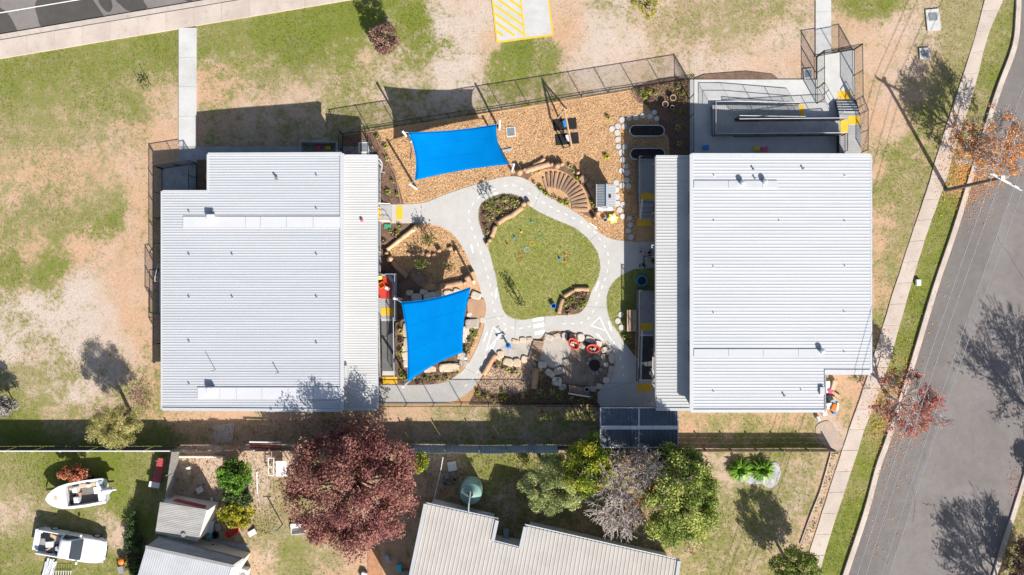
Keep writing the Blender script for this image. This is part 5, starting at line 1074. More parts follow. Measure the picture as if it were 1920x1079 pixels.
for s_ in (-1, 1):
    addmesh('side_window', [(.74, s_ * .845, .96), (-.36, s_ * .885, .98), (-.36, s_ * .715, 1.36), (.06, s_ * .72, 1.36)], [[0, 1, 2, 3]], m_glass, ut)
    bev(MB().box((.72, s_ * .99, .99), (.12, .2, .14)).build('mirror', m_car, ut), .03)
    bev(MB().box((2.36, s_ * .66, .63), (.14, .3, .13), -s_ * .35).build('headlight', m_silver, ut), .02); MB().box((-2.32, s_ * .84, .75), (.05, .12, .3)).build('tail_light', m_red, ut); MB().box((.0, s_ * .92, .78), (.2, .03, .03)).build('door_handle', m_car, ut)
    for x in (1.55, -1.5): wheel(ut, (x, s_ * .83, .32))
MB().box((2.47, 0, .5), (.06, .8, .16)).build('grille', m_black, ut)
for x_ in (1.0, 1.04): pass
ut.location = P(143, 1019); ut.rotation_euler = (0, 0, R(-10))
uM = Matrix.Translation(P(143, 1019)) @ Matrix.Rotation(R(-10), 4, 'Z')
def inut(o, x, y, z, rz=0): o.location = uM @ Vector((x, y, z)); o.rotation_euler = (0, 0, R(-10) + rz); return o
sw_ = thing('spare_wheel', 'silver-rimmed spare wheel lying in the car tray', 'wheel', (0, 0, 0)); MB().lathe((0, 0, 0), [(.2, 0), (.3, .02), (.33, .1), (.3, .18), (.2, .2), (.2, 0)], 20).build('tyre', m_tyre, sw_, True); MB().lathe((0, 0, .12), [(.21, 0), (.19, .03), (.08, .02), (0, .04)], 20).build('rim', m_silver, sw_)
for i in range(5): a = i * 1.2566; MB().seg((.04 * math.cos(a), .04 * math.sin(a), .17), (.19 * math.cos(a), .19 * math.sin(a), .16), .07, .02).build('spoke', m_silver, sw_)
inut(sw_, -.9, -.35, .53)
for k, (x, y, d, m, rz, lb) in enumerate([(-1.4, .45, (1.0, .22, .12), m_timber, -.25, 'brown timber offcut across the car tray'), (-1.0, .3, (.9, .1, .06), m_wht, -.3, 'pale plank on top of the car tray load'), (-1.5, -.1, (.5, .4, .25), m_wht, .2, 'white box in the middle of the car tray'), (-1.9, .5, (.6, .5, .2), m_black, .1, 'black bag in the rear of the car tray'), (-2.0, .1, (.3, .3, .15), m_gry, .5, 'grey tin near the tailgate'), (-1.6, -.5, (.5, .12, .1), m_log, .7, 'brown stick beside the spare wheel'), (-2.3, .75, (.4, .35, .2), m_silver, .3, 'silver tub on the tray corner')]):
    o = bev(MB().box((0, 0, d[2] / 2), d).build('tray_load', m), .02); inut(o, x, y, .53 + .02 * k, rz); tag(o, lb, 'load', 'load in the car tray')
# boat on a trailer
bt = thing('motor_boat', 'white open motor boat with tan seats and outboard on the back lawn', 'boat', (0, 0, 0))
def hullr(x, hw, zk, zg): return [Vector((x, y, z)) for y, z in [(-hw, zg), (-hw * .97, zg - .12), (-hw * .8, zk + .18), (-hw * .35, zk + .05), (0, zk), (hw * .35, zk + .05), (hw * .8, zk + .18), (hw * .97, zg - .12), (hw, zg)]]
secs = [(2.18, .04, .85, 1.18), (2.0, .32, .66, 1.16), (1.7, .56, .52, 1.13), (1.2, .78, .42, 1.1), (.5, .9, .38, 1.06), (-.5, .93, .36, 1.03), (-1.5, .9, .36, 1.0), (-1.95, .87, .37, 1.0)]
hl = MB().loft([hullr(*s_) for s_ in secs], False, False).build('hull', m_gel, bt, True)
addmesh('transom', [(-1.95, -.87, 1.0), (-1.95, -.7, .55), (-1.95, 0, .37), (-1.95, .7, .55), (-1.95, .87, 1.0)], [[0, 1, 2, 3, 4]], m_gel, bt)
gw = MB()
for s_ in (-1, 1): gw.loft([[Vector((x, s_ * (hw + .03), z + .0)), Vector((x, s_ * (hw + .01), z + .05)), Vector((x, s_ * max(0, hw - .16), z + .05)), Vector((x, s_ * max(0, hw - .18), z - .1))] for x, hw, zk, z in secs], False, False)
gw.build('gunwale', m_gel, bt)
slabq('foredeck', [(2.15, 0, 1.21), (1.95, .3, 1.19), (1.65, .52, 1.165), (1.05, .8, 1.12), (.98, .4, 1.17), (.98, -.4, 1.17), (1.05, -.8, 1.12), (1.65, -.52, 1.165), (1.95, -.3, 1.19)], .04, m_gel, bt)
slabq('fore_hatch', [(1.6, .12, 1.2), (1.6, -.12, 1.2), (1.35, -.16, 1.19), (1.35, .16, 1.19)], .02, m_tan, bt)
slabq('cockpit_floor', [(1.0, .7, .62), (1.0, -.7, .62), (-1.9, -.74, .62), (-1.9, .74, .62)], .03, mat('boat_carpet', (.19, .17, .15), (.15, .135, .12), 3, 30, .2, .9), bt)
MB().box((.88, 0, .95), (.25, 1.45, .35)).build('dashboard', m_gel, bt)
slabq('windscreen', [(1.02, .75, 1.3), (1.02, -.75, 1.3), (1.1, -.78, 1.14), (1.1, .78, 1.14)], .012, flat('screen_glass', (.45, .5, .5), .1, .6), bt)
for y in (-.36, .36):
    bev(MB().box((.15, y, .82), (.42, .42, .4)).build('seat', m_gel, bt), .05); bev(MB().box((-.02, y, 1.08), (.1, .42, .25)).build('seat_back', m_gel, bt), .04)
bev(MB().box((-.75, -.56, .82), (1.2, .28, .35)).build('side_bench', m_tan, bt), .04); bev(MB().box((-1.65, 0, .85), (.5, 1.4, .35)).build('rear_deck', m_gel, bt), .04); bev(MB().box((-1.25, -.1, .78), (.3, .5, .3)).build('engine_box', m_gel, bt), .04); bev(MB().box((-1.75, -.55, 1.05), (.3, .4, .1)).build('rear_cushion', m_bluez, bt), .03)
bev(MB().box((.5, .2, .75), (.35, .3, .2)).build('console', m_black, bt), .03)
ob = MB().loft([[Vector((x, y * k, z)) for y, z in ((-.2, 1.0), (-.22, 1.2), (-.12, 1.4), (.12, 1.4), (.22, 1.2), (.2, 1.0))] for x, k in ((-1.85, .8), (-2.0, 1.1), (-2.35, 1.0), (-2.5, .5))]).build('outboard_motor', m_gel, bt, True); MB().tube([(-2.3, 0, 1.1), (-2.75, .05, .95)], [.09, .06], 8).build('motor_leg', m_silver, ob)
MB().tube([(-2.3, .0, .3), (2.6, 0, .35)], .05, 6).build('trailer_beam', m_gry, bt); MB().tube([(2.1, 0, .9), (2.5, 0, .5)], .04, 6).build('winch_post', m_gry, bt)
for s_ in (-1, 1):
    MB().seg((-1.6, s_ * .5, .33), (1.4, s_ * .4, .33), .08, .08).build('trailer_rail', m_gry, bt); wheel(bt, (-.6, s_ * .95, .28), .28, .16); MB().seg((-.6, 0, .28), (-.6, s_ * .9, .28), .06, .06).build('axle', m_gry, bt)
bt.location = P(160, 921); bt.rotation_euler = (0, 0, R(188.5))
bM_ = Matrix.Translation(P(160, 921)) @ Matrix.Rotation(R(188.5), 4, 'Z')
for x, y, d, m, lb in [(.0, -.0, (.3, .26, .25), m_log, 'brown bag on the boat floor'), (.35, -.5, (.35, .2, .12), m_tan, 'tan rag heaped behind the boat dashboard'), (-.9, -.55, (.3, .25, .2), m_wht, 'white tub on the boat side bench')]:
    o = bev(MB().box((0, 0, d[2] / 2), d).build('boat_gear', m), .06, 3); o.location = bM_ @ Vector((x, y, .66 if 'floor' in lb else 1.0)); tag(o, lb, 'gear')
# ---------------------------------------------------------------- power pole and wires
PH = 6.5
pp = thing('power_pole', 'timber power pole with white crossarm over the street verge', 'power pole', P(1775, 357)); pb = P(1775, 357)
MB().tube([pb, pb + Vector((0, 0, PH))], [.15, .1], 12).build('pole', mat('pole_timber', (.16, .14, .125), (.12, .105, .095), 2, 20, .2, .9), pp)
ca_, cb_ = G(1857, 325, 6.35), G(1916, 357, 6.35)
bar('crossarm', ca_, cb_, .1, .12, m_wht, pp); bar('brace', lerp(ca_, cb_, .2), pb + Vector((0, 0, 5.8)), .04, .05, m_gry, pp)
MB().box(pb + Vector((0, 0, PH + .03)), (.26, .26, .06)).build('pole_cap', m_wht, pp)
tops = []
for k, (f, bx) in enumerate(zip((.03, .28, .72, .97), (1608, 1624, 1653, 1667))):
    c = lerp(ca_, cb_, f) + Vector((0, 0, .06)); MB().lathe(c, [(.03, 0), (.05, .04), (.03, .07), (.05, .1), (.02, .13), (0, .14)], 8).build('insulator', m_wht, pp)
    tp = c + Vector((0, 0, .14)); e1 = G(bx, 1079, 5.9); dr = e1 - tp; far = tp + dr * 1.6; far.z = 6.3; up_ = tp - (dr * .95); up_.z = 6.4; up_.x += 1.5
    for q_ in ((tp, far), (tp, up_)):
        a, b = q_; pts = []
        for i in range(17):
            t_ = i / 16; p = lerp(a, b, t_); p.z -= .55 * 4 * t_ * (1 - t_) * ((b - a).length / 40); pts.append(p)
        o = MB().tube(pts, .02, 4).build('power_line', m_rail); tag(o, 'thin overhead wire strung along the street from the crossarm', 'wire', 'overhead wires')
# ---------------------------------------------------------------- yard clutter
def prop(name, label, cat, x, y, d, m, rz=0, z=0, grp=None, b=.02, tilt=0):
    o = bev(MB().box((0, 0, d[2] / 2), d).build(name, m), b); o.location = P(x, y, z); o.rotation_euler = (tilt, 0, rz); tag(o, label, cat, grp); return o
for i in range(7):
    o = MB().seg((-.75, 0, .06), (.75, 0, .06), .12, .06).build('plank', m_wht if i % 2 else m_silver); o.location = P(84 + i * 3.0, 1068 + random.uniform(-4, 4), .1 + .03 * (i % 3)); o.rotation_euler = (0, 0, R(72 + random.uniform(-8, 8))); tag(o, 'weathered white plank in the pile behind the white car', 'plank', 'pile of white planks')
cg = thing('wire_cage', 'white wire cage on the grass behind the white car', 'cage', P(122, 1078))
for i in range(8): MB().tube([P(106 + i * 4.6, 1068, .35), P(104 + i * 4.6, 1090, .35)], .02, 4).build('wire', m_wht, cg)
for y in (1068, 1079, 1090): MB().tube([P(105, y, .34), P(140, y, .34)], .02, 4).build('wire', m_wht, cg)
for x, y in ((105, 1068), (140, 1068), (105, 1090), (140, 1090)): MB().tube([P(x, y, 0), P(x, y, .35)], .02, 4).build('leg', m_wht, cg)
o = MB().lathe((0, 0, 0), [(.22, 0), (.25, .1), (.25, .4), (.2, .45), (.08, .5), (0, .5)], 14).build('gas_drum', m_orange, None, True); o.location = P(232, 1050); tag(o, 'orange drum in the ivy beside the grey house', 'drum')
prop('toolbox', 'dark box in the ivy beside the orange drum', 'box', 230, 1066, (.4, .5, .35), m_gry, .2)
bx = thing('red_bench_lid', 'long faded red iron lid on trestles beside the side fence', 'lid', P(297, 878)); M_ = math.atan2(56, 16)
corr('lid_sheet', P(303, 856, .55), P(289, 908, .55), P(304, 912, .5), P(317, 858, .5), .1, .015, m_dkred, bx); slabq('white_end', [P(287.5, 899, .575), P(306, 903, .53), P(304, 913, .53), P(285, 909, .575)], .02, m_wht, bx)
for x, y in ((303, 862), (300, 903)): MB().box(P(x, y, .25), (.4, .06, .5)).build('trestle', m_gry, bx)
prop('paving_block', 'white block on the bare yard beside the citrus tree', 'block', 376, 918, (.42, .4, .25), m_wht, .5); prop('statue_base', 'pale pink garden ornament in the bare yard', 'ornament', 357, 885, (.2, .35, .3), m_tan, .1); prop('ornament', 'pink and white garden ornament beside a tan one', 'ornament', 356, 877, (.3, .2, .35), m_wht, .3)
prop('side_panel', 'long white panel leaning along the rusty boundary fence', 'panel', 380, 856, (3.2, .12, .25), m_wht, 0)
wt = thing('outdoor_table', 'white outdoor table partly under the purple tree', 'table', P(531, 876)); MB().box(P(533, 875, .72), (.75, 1.1, .05)).build('top', m_wht, wt)
for x, y in ((524, 864), (541, 864), (524, 887), (541, 887)): MB().box(P(x, y, .35), (.05, .05, .7)).build('leg', m_wht, wt)
gs = thing('trellis_stand', 'white open trellis stand beside the outdoor table', 'frame', P(513, 872))
for a, b in (((508, 856), (508, 888)), ((518, 856), (518, 888)), ((508, 856), (518, 856)), ((508, 888), (518, 888)), ((508, 872), (518, 872))): MB().seg(P(*a, .6), P(*b, .6), .06, .06).build('bar', m_wht, gs)
for x, y in ((508, 856), (518, 856), (508, 888), (518, 888)): MB().box(P(x, y, .29), (.05, .05, .58)).build('leg', m_wht, gs)
for k, (y, m) in enumerate(((823, m_wht), (829, m_red), (834, m_red), (839, m_wht))):
    o = MB().seg(P(478, y, 1.2 - .05 * k), P(536, y + 1, 1.2 - .05 * k), .09, .07).build('ladder_rail', m); tag(o, ['white ladder rail stacked on the rusty fence', 'red ladder rail on the fence nearer the classroom', 'red ladder rail on the fence below another', 'white ladder rail nearest the yard'][k], 'ladder')
sl_ = thing('plastic_sled', 'red plastic tub lying below the yellow shrub', 'tub', (0, 0, 0)); 
rg = lambda k, z: [Vector((x * (1 + k), y * (1 + k * 1.5), z)) for x, y in ((-.5, -.22), (.4, -.26), (.55, 0), (.4, .26), (-.5, .22))]
MB().loft([rg(-.12, .05), rg(0, .25), rg(.06, .25), rg(.06, .22)], True, False).build('rim', m_red, sl_); addmesh('tub_floor', rg(-.12, .06), [[0, 1, 2, 3, 4]], m_red, sl_); sl_.location = P(437, 996); sl_.rotation_euler = (0, 0, R(35))
prop('brown_door', 'brown board leaning on the shed corner', 'board', 396, 958, (.3, 1.1, .06), m_orange, -.7, .35, None, .01, .5)
JK = [(391, 975, (.5, .35, .4), m_wht, .2, 'white tub outside the shed wall'), (398, 985, (.4, .9, .5), m_silver, -.2, 'silver washing machine against the shed'), (411, 987, (.35, .5, .3), m_gry, .1, 'grey crate on the shaded yard'), (388, 997, (.3, .3, .35), m_dkred, .3, 'red can beside the shed'), (394, 1003, (.4, .3, .3), m_teal, .2, 'teal crate beside the tyre'), (372, 1011, (.35, .25, .4), m_wht, .4, 'white cistern at the shed corner'), (463, 990, (.9, .25, .12), m_sleep, .8, 'dark timber sleeper edging the yellow shrub'), (474, 998, (.6, .4, .2), m_wht, .5, 'crumpled pale sheet below the yellow shrub'), (482, 905, (.1, 1.6, .06), m_wht, .03, 'thin white pole lying beside the citrus tree'), (398, 936, (.2, .25, .12), m_wht, .2, 'small white tin near the citrus tree'), (318, 936, (.35, .3, .5), m_wht, .4, 'white drum at the shed back corner')]
for x, y, d, m, rz, lb in JK: prop('yard_junk', lb, 'junk', x, y, d, m, rz, 0, 'junk around the shed', .03)
o = MB().lathe((0, 0, 0), [(.14, 0), (.25, .02), (.28, .08), (.25, .14), (.14, .16), (.14, 0)], 18).build('tyre', m_tyre, None, True); o.location = P(404, 1003); tag(o, 'black tyre lying in the shade near the shed', 'tyre')
bk = thing('bicycle', 'black and silver bicycle lying beside the grey house', 'bicycle', P(398, 1022))
for x, y in ((383, 1020), (408, 1026)):
    c = P(x, y, .2); MB().tube([c + Vector((.3 * math.cos(a), .26 * math.sin(a), .12 * math.sin(a))) for a in [2 * math.pi * i / 18 for i in range(19)]], .025, 6).build('wheel', m_tyre, bk)
MB().tube([P(383, 1020, .3), P(393, 1018, .4), P(402, 1021, .42), P(408, 1026, .3)], .03, 6).build('frame', m_silver, bk); MB().tube([P(393, 1018, .4), P(398, 1027, .3), P(402, 1021, .42)], .025, 6).build('down_tube', m_silver, bk); MB().tube([P(385, 1013, .5), P(386, 1022, .5)], .02, 6).build('handlebar', m_black, bk); MB().box(P(403, 1018, .48), (.22, .12, .06)).build('saddle', m_black, bk)
ac = thing('air_conditioner', 'white air conditioner box beside the grey house gable', 'air conditioner', P(462, 1072)); MB().box(P(462, 1072, .4), (.5, .8, .7), -.3).build('casing', m_wht, ac); MB().lathe(P(462, 1072, .75), [(.2, 0), (.2, .02), (.05, .03), (0, .03)], 16).build('fan_grille', m_gry, ac)
cl_ = thing('line_post', 'thin clothesline post standing on the dry back lawn', 'post', P(530, 984)); MB().tube([P(530, 984), P(530, 984, 1.65)], .045, 8).build('post', m_gry, cl_); MB().tube([P(530, 984, 1.62) + Vector((-.3, 0, 0)), P(530, 984, 1.62) + Vector((.3, 0, 0))], .03, 6).build('arm', m_gry, cl_)
crate('planter_box', 'white-walled planter box beside the purple tree', 'planter', P(560, 990), (.95, .75, .32), m_wht, .1)
for x, y, d, m, rz, lb in [(848, 874, (.62, .62, .3), m_wht, .15, 'square pale slab in the tank yard'), (838, 892, (.3, .4, .25), m_gry, .2, 'grey tin near the tank yard slab'), (728, 1045, (.3, .5, .45), m_bluez, .3, 'blue-framed chair beside the cream house'), (750, 1062, (.35, .5, .5), m_teal, 0, 'teal bin beside the cream house wall'), (760, 1072, (.5, .3, .4), m_gry, 0, 'grey crate beside the teal bin'), (683, 1078, (.4, .5, .3), m_wht, -.3, 'white box at the end of the brick path'), (949, 1000, (.4, .7, .5), m_bluez, 0, 'blue-grey bin in the recess of the cream house')]: prop('yard_item', lb, 'item', x, y, d, m, rz, 0, None, .03)
for x, y in ((853, 898), (835, 905)):
    o = MB().lathe((0, 0, 0), [(.15, 0), (.18, .3), (.19, .32), (.16, .32), (.13, .05)], 14).build('plant_pot', m_gry); o.location = P(x, y); tag(o, 'grey pot in the shaded tank yard', 'pot', 'grey pots in the tank yard')
hs = MB().tube([P(x, y, 1.0) for x, y in ((833, 852), (828, 880), (822, 905), (815, 935))], .03, 6).build('wire_fence_rail', m_wht); tag(hs, 'pale rail running from the blue-grey fence to the cream house', 'rail')
RB = [(1551, 726, (.35, .9, .2), m_wht, .1, 'white sheet at the top of the rubbish heap'), (1561, 722, (.3, .7, .25), m_tan, -.3, 'tan carton in the rubbish heap'), (1566, 740, (.9, .2, .12), m_timber, -.6, 'raw timber board across the rubbish heap'), (1560, 745, (.8, .15, .1), m_timber, -.55, 'second raw timber board in the rubbish heap'), (1553, 744, (.4, .4, .3), m_black, .4, 'black bag in the rubbish heap'), (1562, 752, (.5, .35, .2), m_bluez, .5, 'grey-blue carton in the rubbish heap'), (1552, 760, (.4, .4, .2), m_wht, .2, 'white carton low in the rubbish heap'), (1560, 764, (.35, .5, .25), m_orange, -.4, 'orange-brown carton in the rubbish heap'), (1564, 768, (.2, .7, .15), m_blue, -.2, 'dark blue strip in the rubbish heap'), (1544, 774, (.35, .4, .2), m_wht, .2, 'white foam block below the wall corner'), (1533, 785, (.25, .35, .2), m_wht, .3, 'white foam block on the dirt away from the heap'), (1567, 762, (.15, .6, .2), m_wht, -.1, 'white edge strip of the rubbish heap'), (1556, 733, (.4, .3, .3), m_pink, .6, 'mauve bag in the rubbish heap')]
for k, (x, y, d, m, rz, lb) in enumerate(RB): prop('rubbish', lb, 'rubbish', x, y, d, m, rz, .05 * (k % 4), 'rubbish heap by the wall', .03, random.uniform(-.25, .25))
for x, y, m, lb in [(679, 414, m_pink, 'red ball lying on the western verandah roof'), (1017, 772, m_red, 'red ball in the shaded grass beyond the courtyard fence'), (926, 820, m_red, 'small red ball by the blue-grey boundary fence')]:
    bm = bmesh.new(); bmesh.ops.create_uvsphere(bm, u_segments=14, v_segments=8, radius=.11); me = bpy.data.meshes.new('ball'); bm.to_mesh(me); bm.free(); me.materials.append(m); o = bpy.data.objects.new('ball', me); col.objects.link(o)
    o.location = (G(x, y, 2.68) + Vector((0, 0, .08))) if 'roof' in lb else P(x, y, .1); tag(o, lb, 'ball')
for x, y, m, lb in [(1322, 284, m_blue, 'blue toy on the shaded apron'), (1417, 286, m_yel, 'yellow toy box at the apron wall'), (1432, 287, m_pink, 'pink toy box at the apron wall'), (598, 284, m_pink, 'pink toy in the blue box enclosure'), (617, 285, m_yel, 'yellow toy in the blue box enclosure')]: prop('toy', lb, 'toy', x, y - 6, (.4, .3, .25), m, .1, .06)
en = thing('storage_enclosure', 'blue open storage enclosure on the northern wall of the western block', 'enclosure', P(604, 280))
for a, b in (((571, 272), (637, 272)), ((571, 272), (571, 296)), ((637, 272), (637, 296))): MB().seg(P(*a, .6), P(*b, .6), .05, 1.2).build('panel', m_bluez, en)
# ---------------------------------------------------------------- trees and shrubs
def branchy(mb, p, d, L, r, depth, spread=.55, seg=3, twigs=None, rs=random):
    pts = [p]; q = p.copy(); dd = d.normalized()
    for i in range(seg):
        dd = (dd + Vector((rs.uniform(-1, 1), rs.uniform(-1, 1), rs.uniform(-.5, .9))) * .16).normalized(); q = q + dd * L / seg; pts.append(q.copy())
    mb.tube(pts, [max(.014, r * (1 - .45 * i / seg)) for i in range(seg + 1)], 6 if r > .05 else (4 if r > .02 else 3), False)
    if twigs is not None and depth <= 1: twigs.extend(pts[1:])
    if depth <= 0: return
    for k in range(rs.choice((2, 3, 3)) if depth < 4 else 3):
        a = dd.orthogonal().normalized(); a.rotate(Matrix.Rotation(rs.uniform(0, 6.28), 3, dd)); nd = (dd + a * rs.uniform(spread * .6, spread * 1.35)).normalized()
        branchy(mb, pts[-1] if k else pts[-2], nd, L * rs.uniform(.62, .85), r * .58, depth - 1, spread, seg, twigs, rs)
def tree(name, label, px_, py_, zc, rx, ry, rz, nclump, cr, nleaf, leaf, m, base=None, cat='tree', group=None, aspect=.5, up=.3, shell=.55, trunk_r=.12, bark=None, seed=0, flatb=.35, lumps=None, shade=0.0, th=None):
    """px_,py_ : crown centre as seen at height zc"""
    r_ = np.random.default_rng(seed + 11); rs = random.Random(seed); c = G(px_, py_, zc); b = Vector((c.x, c.y, 0)) if base is None else P(*base)
    t = thing(name, label, cat, b, group)
    u = r_.normal(size=(nclump, 3)); u /= np.linalg.norm(u, axis=1)[:, None]; rad = (shell + (1 - shell) * r_.random(nclump) ** .7)[:, None]
    cc = u * rad * np.array([rx, ry, rz]); cc[:, 2] = np.where(cc[:, 2] < -rz * flatb, -rz * flatb + r_.random(nclump) * rz * .3, cc[:, 2]); cc += np.array(c)
    parts = []; per = max(4, nleaf // nclump)
    for i in range(nclump):
        k = cr * r_.uniform(.65, 1.3); g_ = r_.normal(size=(per, 3)); g_ /= np.linalg.norm(g_, axis=1)[:, None]; g_ *= (r_.random(per) ** .45)[:, None]
        cen = cc[i] + g_ * np.array([k, k, k * .8]); nr = g_ * .9
        lv = np.clip(.5 + (r_.random() - .5) * .8 + (r_.random(per) - .5) * .5, 0, 1)
        parts.append(leafcloud(cen, leaf, nr, aspect, up, lv))
    leafobj('crown', parts, m, t, b)
    mb = MB(); top = Vector((c.x, c.y, max(.3, zc - rz * .25))); mid = lerp(b, top, .5) + Vector((rs.uniform(-.1, .1), rs.uniform(-.1, .1), 0)); mb.tube([b, mid, top], [trunk_r * 1.2, trunk_r, trunk_r * .7], 8)
    for i in range(0, nclump, max(1, nclump // 28)):
        q = Vector(cc[i]); s_ = lerp(mid, top, rs.random()); m2 = lerp(s_, q, .5) + Vector((0, 0, rs.uniform(-.1, .25))); mb.tube([s_, m2, q], [trunk_r * .4, trunk_r * .25, trunk_r * .08], 5, False)
    mb.build('trunk', bark or m_trunk, t)
    return t
L = leafmat
m_plum = L('purple_plum_leaf', [(.06, .02, .02), (.19, .066, .06), (.38, .155, .135), (.33, .19, .125)], .3)
m_olive = L('olive_leaf', [(0.096, 0.136, 0.0256), (0.24, 0.304, 0.056), (0.48, 0.496, 0.128)], .25)
m_wat = L('wattle_leaf', [(0.192, 0.182, 0.0522), (0.418, 0.374, 0.131), (0.643, 0.574, 0.244)], .25)
m_silv = L('silver_conifer_leaf', [(.10, .13, .04), (.28, .33, .11), (.58, .60, .25)], .2)
m_yg = L('yellow_green_leaf', [(0.0725, 0.123, 0.0174), (0.232, 0.29, 0.029), (0.609, 0.551, 0.0435)], .3)
m_cit = L('glossy_green_leaf', [(0.042, 0.105, 0.0112), (0.112, 0.238, 0.021), (0.28, 0.462, 0.056)], .25, .4)
m_yel_s = L('yellow_shrub_leaf', [(0.156, 0.182, 0.0156), (0.364, 0.351, 0.026), (0.585, 0.494, 0.052)], .3)
m_dkg = L('dark_green_leaf', [(0.026, 0.052, 0.0156), (0.065, 0.111, 0.0325), (0.143, 0.195, 0.052)], .25)
m_aut = L('autumn_leaf', [(.62, .15, .035), (.8, .27, .045), (.85, .42, .07), (.7, .42, .12)], .35)
m_autr = L('red_autumn_leaf', [(.48, .09, .06), (.68, .17, .11), (.72, .28, .17)], .35)
m_brn = L('brown_shrub_leaf', [(0.102, 0.0544, 0.0425), (0.238, 0.136, 0.105), (0.357, 0.23, 0.17)], .2)
m_gryl = L('grey_shrub_leaf', [(.16, .14, .12), (.30, .27, .24), (.42, .40, .37)], .2)
m_rust_l = L('rusty_shrub_leaf', [(0.286, 0.078, 0.039), (0.468, 0.156, 0.078), (0.546, 0.26, 0.13)], .3)
tree('purple_plum_tree', 'large purple-leaved tree spreading over the rusty boundary fence', 657, 913, 4.4, 4.25, 4.25, 2.7, 170, .8, 46000, .085, m_plum, trunk_r=.26, seed=1, shell=.6, up=.7)
tree('wattle_tree', 'round olive-yellow feathery tree between the field and the boundary fence', 212, 798, 2.9, 1.85, 1.35, 1.3, 90, .4, 14000, .085, m_wat, base=(243, 770), trunk_r=.12, seed=2, aspect=.16, shell=.3)
tree('silver_conifer', 'silvery green clumpy conifer above the cream house roof', 1037, 910, 3.0, 1.98, 1.95, 1.5, 58, .46, 22000, .085, m_silv, trunk_r=.15, seed=3, aspect=.2, shell=.55, up=.7)
tree('lemon_tree', 'yellow-tipped green tree beside the slate carport corner', 1100, 872, 3.7, 1.45, 1.95, 1.8, 80, .48, 14000, .08, m_yg, trunk_r=.14, seed=4)
tree('olive_tree', 'large olive-green leafy tree between the carport and the cream house', 1272, 932, 4.2, 2.55, 3.1, 2.5, 120, .6, 34000, .08, m_olive, trunk_r=.22, seed=5, shell=.68, up=.6)
tree('shaded_olive_top', 'shaded top of the olive-green tree in darker leaves touching the carport edge', 1275, 866, 3.6, 1.8, 1.1, 1.6, 60, .4, 8000, .085, m_dkg, trunk_r=.12, seed=6)  # upper side of the olive tree, its shade put into darker leaf colour
tree('citrus_tree', 'small round glossy green tree in the bare junk yard', 441, 893, 1.7, 1.15, 1.15, 1.1, 80, .27, 9000, .06, m_cit, trunk_r=.09, seed=7, aspect=.6)
tree('yellow_shrub', 'yellow-green low shrub above the red plastic tub', 443, 966, .8, 1.3, .85, .6, 60, .28, 4500, .08, m_yel_s, trunk_r=.05, cat='shrub', seed=8)
tree('green_shrub', 'shaded green shrub between the citrus tree and yellow shrub', 445, 935, .9, 1.1, .6, .6, 40, .28, 2600, .08, m_dkg, trunk_r=.05, cat='shrub', seed=18)
tree('brown_shrub', 'rounded brownish purple shrub alone on the northern grass', 722, 72, 1.5, .95, 1.05, 1.25, 60, .28, 5200, .07, m_brn, trunk_r=.07, cat='shrub', seed=9, base=(722, 84))
tree('grey_shrub', 'pale grey shrub growing on the far western edge of the field', 2, 762, 1.5, 1.0, .7, 1.2, 50, .3, 3500, .07, m_gryl, trunk_r=.06, cat='shrub', seed=10)
tree('dark_shrub', 'dark olive shrub at the edge of the lower back yard', 1492, 1066, 2.2, 1.7, 1.4, 1.7, 110, .36, 10000, .075, m_olive, trunk_r=.1, cat='shrub', seed=12)
tree('rusty_shrub', 'rusty leaved shrub just behind the boat gunwale', 136, 887, 1.1, 1.1, .5, .7, 50, .22, 2200, .07, m_rust_l, trunk_r=.05, cat='shrub', seed=13, base=(146, 882))
tree('fence_shrub', 'light green shrub between the purple tree and blue-grey fence', 790, 868, 1.3, .5, .75, .9, 26, .25, 1500, .07, m_yg, trunk_r=.05, cat='shrub', seed=14)
tree('corner_shrub', 'green and brown shrub across the street by the far kerb', 1912, 1050, 1.2, 1.0, 1.9, .8, 60, .35, 3500, .08, m_brn, trunk_r=.05, cat='shrub', seed=15)
tree('small_conifer', 'thin yellowing tree at the top edge of the dry grass', 1212, 6, 1.5, 1.0, .9, 1.2, 26, .25, 900, .07, m_yel_s, trunk_r=.05, seed=16)
ivy = tree('ivy_hedge', 'dark ivy hedge along the shaded side of the grey house', 252, 1030, .5, .55, 2.6, .45, 70, .3, 5000, .07, m_dkg, trunk_r=.04, cat='hedge', seed=17)
def bare(name, label, base, h, r0, depth, spread, seed, leaves=0, m=None, lm=.08, group=None, bark=None, lean=(0, 0), L0=None, nmain=3, clust=.25):
    rs = random.Random(seed); b = P(*base); t = thing(name, label, 'tree', b, group); mb = MB(); tw = []
    top = b + Vector((lean[0], lean[1], h * .3)); mb.tube([b, lerp(b, top, .5), top], [r0 * 1.25, r0, r0 * .85], 8)
    for k in range(nmain):
        a = 2 * math.pi * k / nmain + rs.uniform(-.4, .4); d = Vector((math.cos(a) * spread * 1.3 + lean[0] * .3, math.sin(a) * spread * 1.3 + lean[1] * .3, 1.0)); branchy(mb, top, d, L0 or h * .27, r0 * .6, depth, spread, 3, tw, rs)
    mb.build('trunk', bark or m_twig, t)
    if leaves:
        tws = np.array([list(x) for x in tw]); sel = tws[rng.integers(0, len(tws), leaves // 22)]
        cen = np.repeat(sel, 22, 0) + rng.normal(size=(len(sel) * 22, 3)) * clust; leafobj('crown', [leafcloud(cen, lm)], m, t, b)
    return t
bare('street_tree', 'half-bare street tree with orange leaves beside the power pole', (1812, 284), 4.8, .13, 6, .7, 21, 4200, m_aut, .07, None, m_twig, L0=1.15, nmain=6, clust=.15, lean=(.1, -.1))
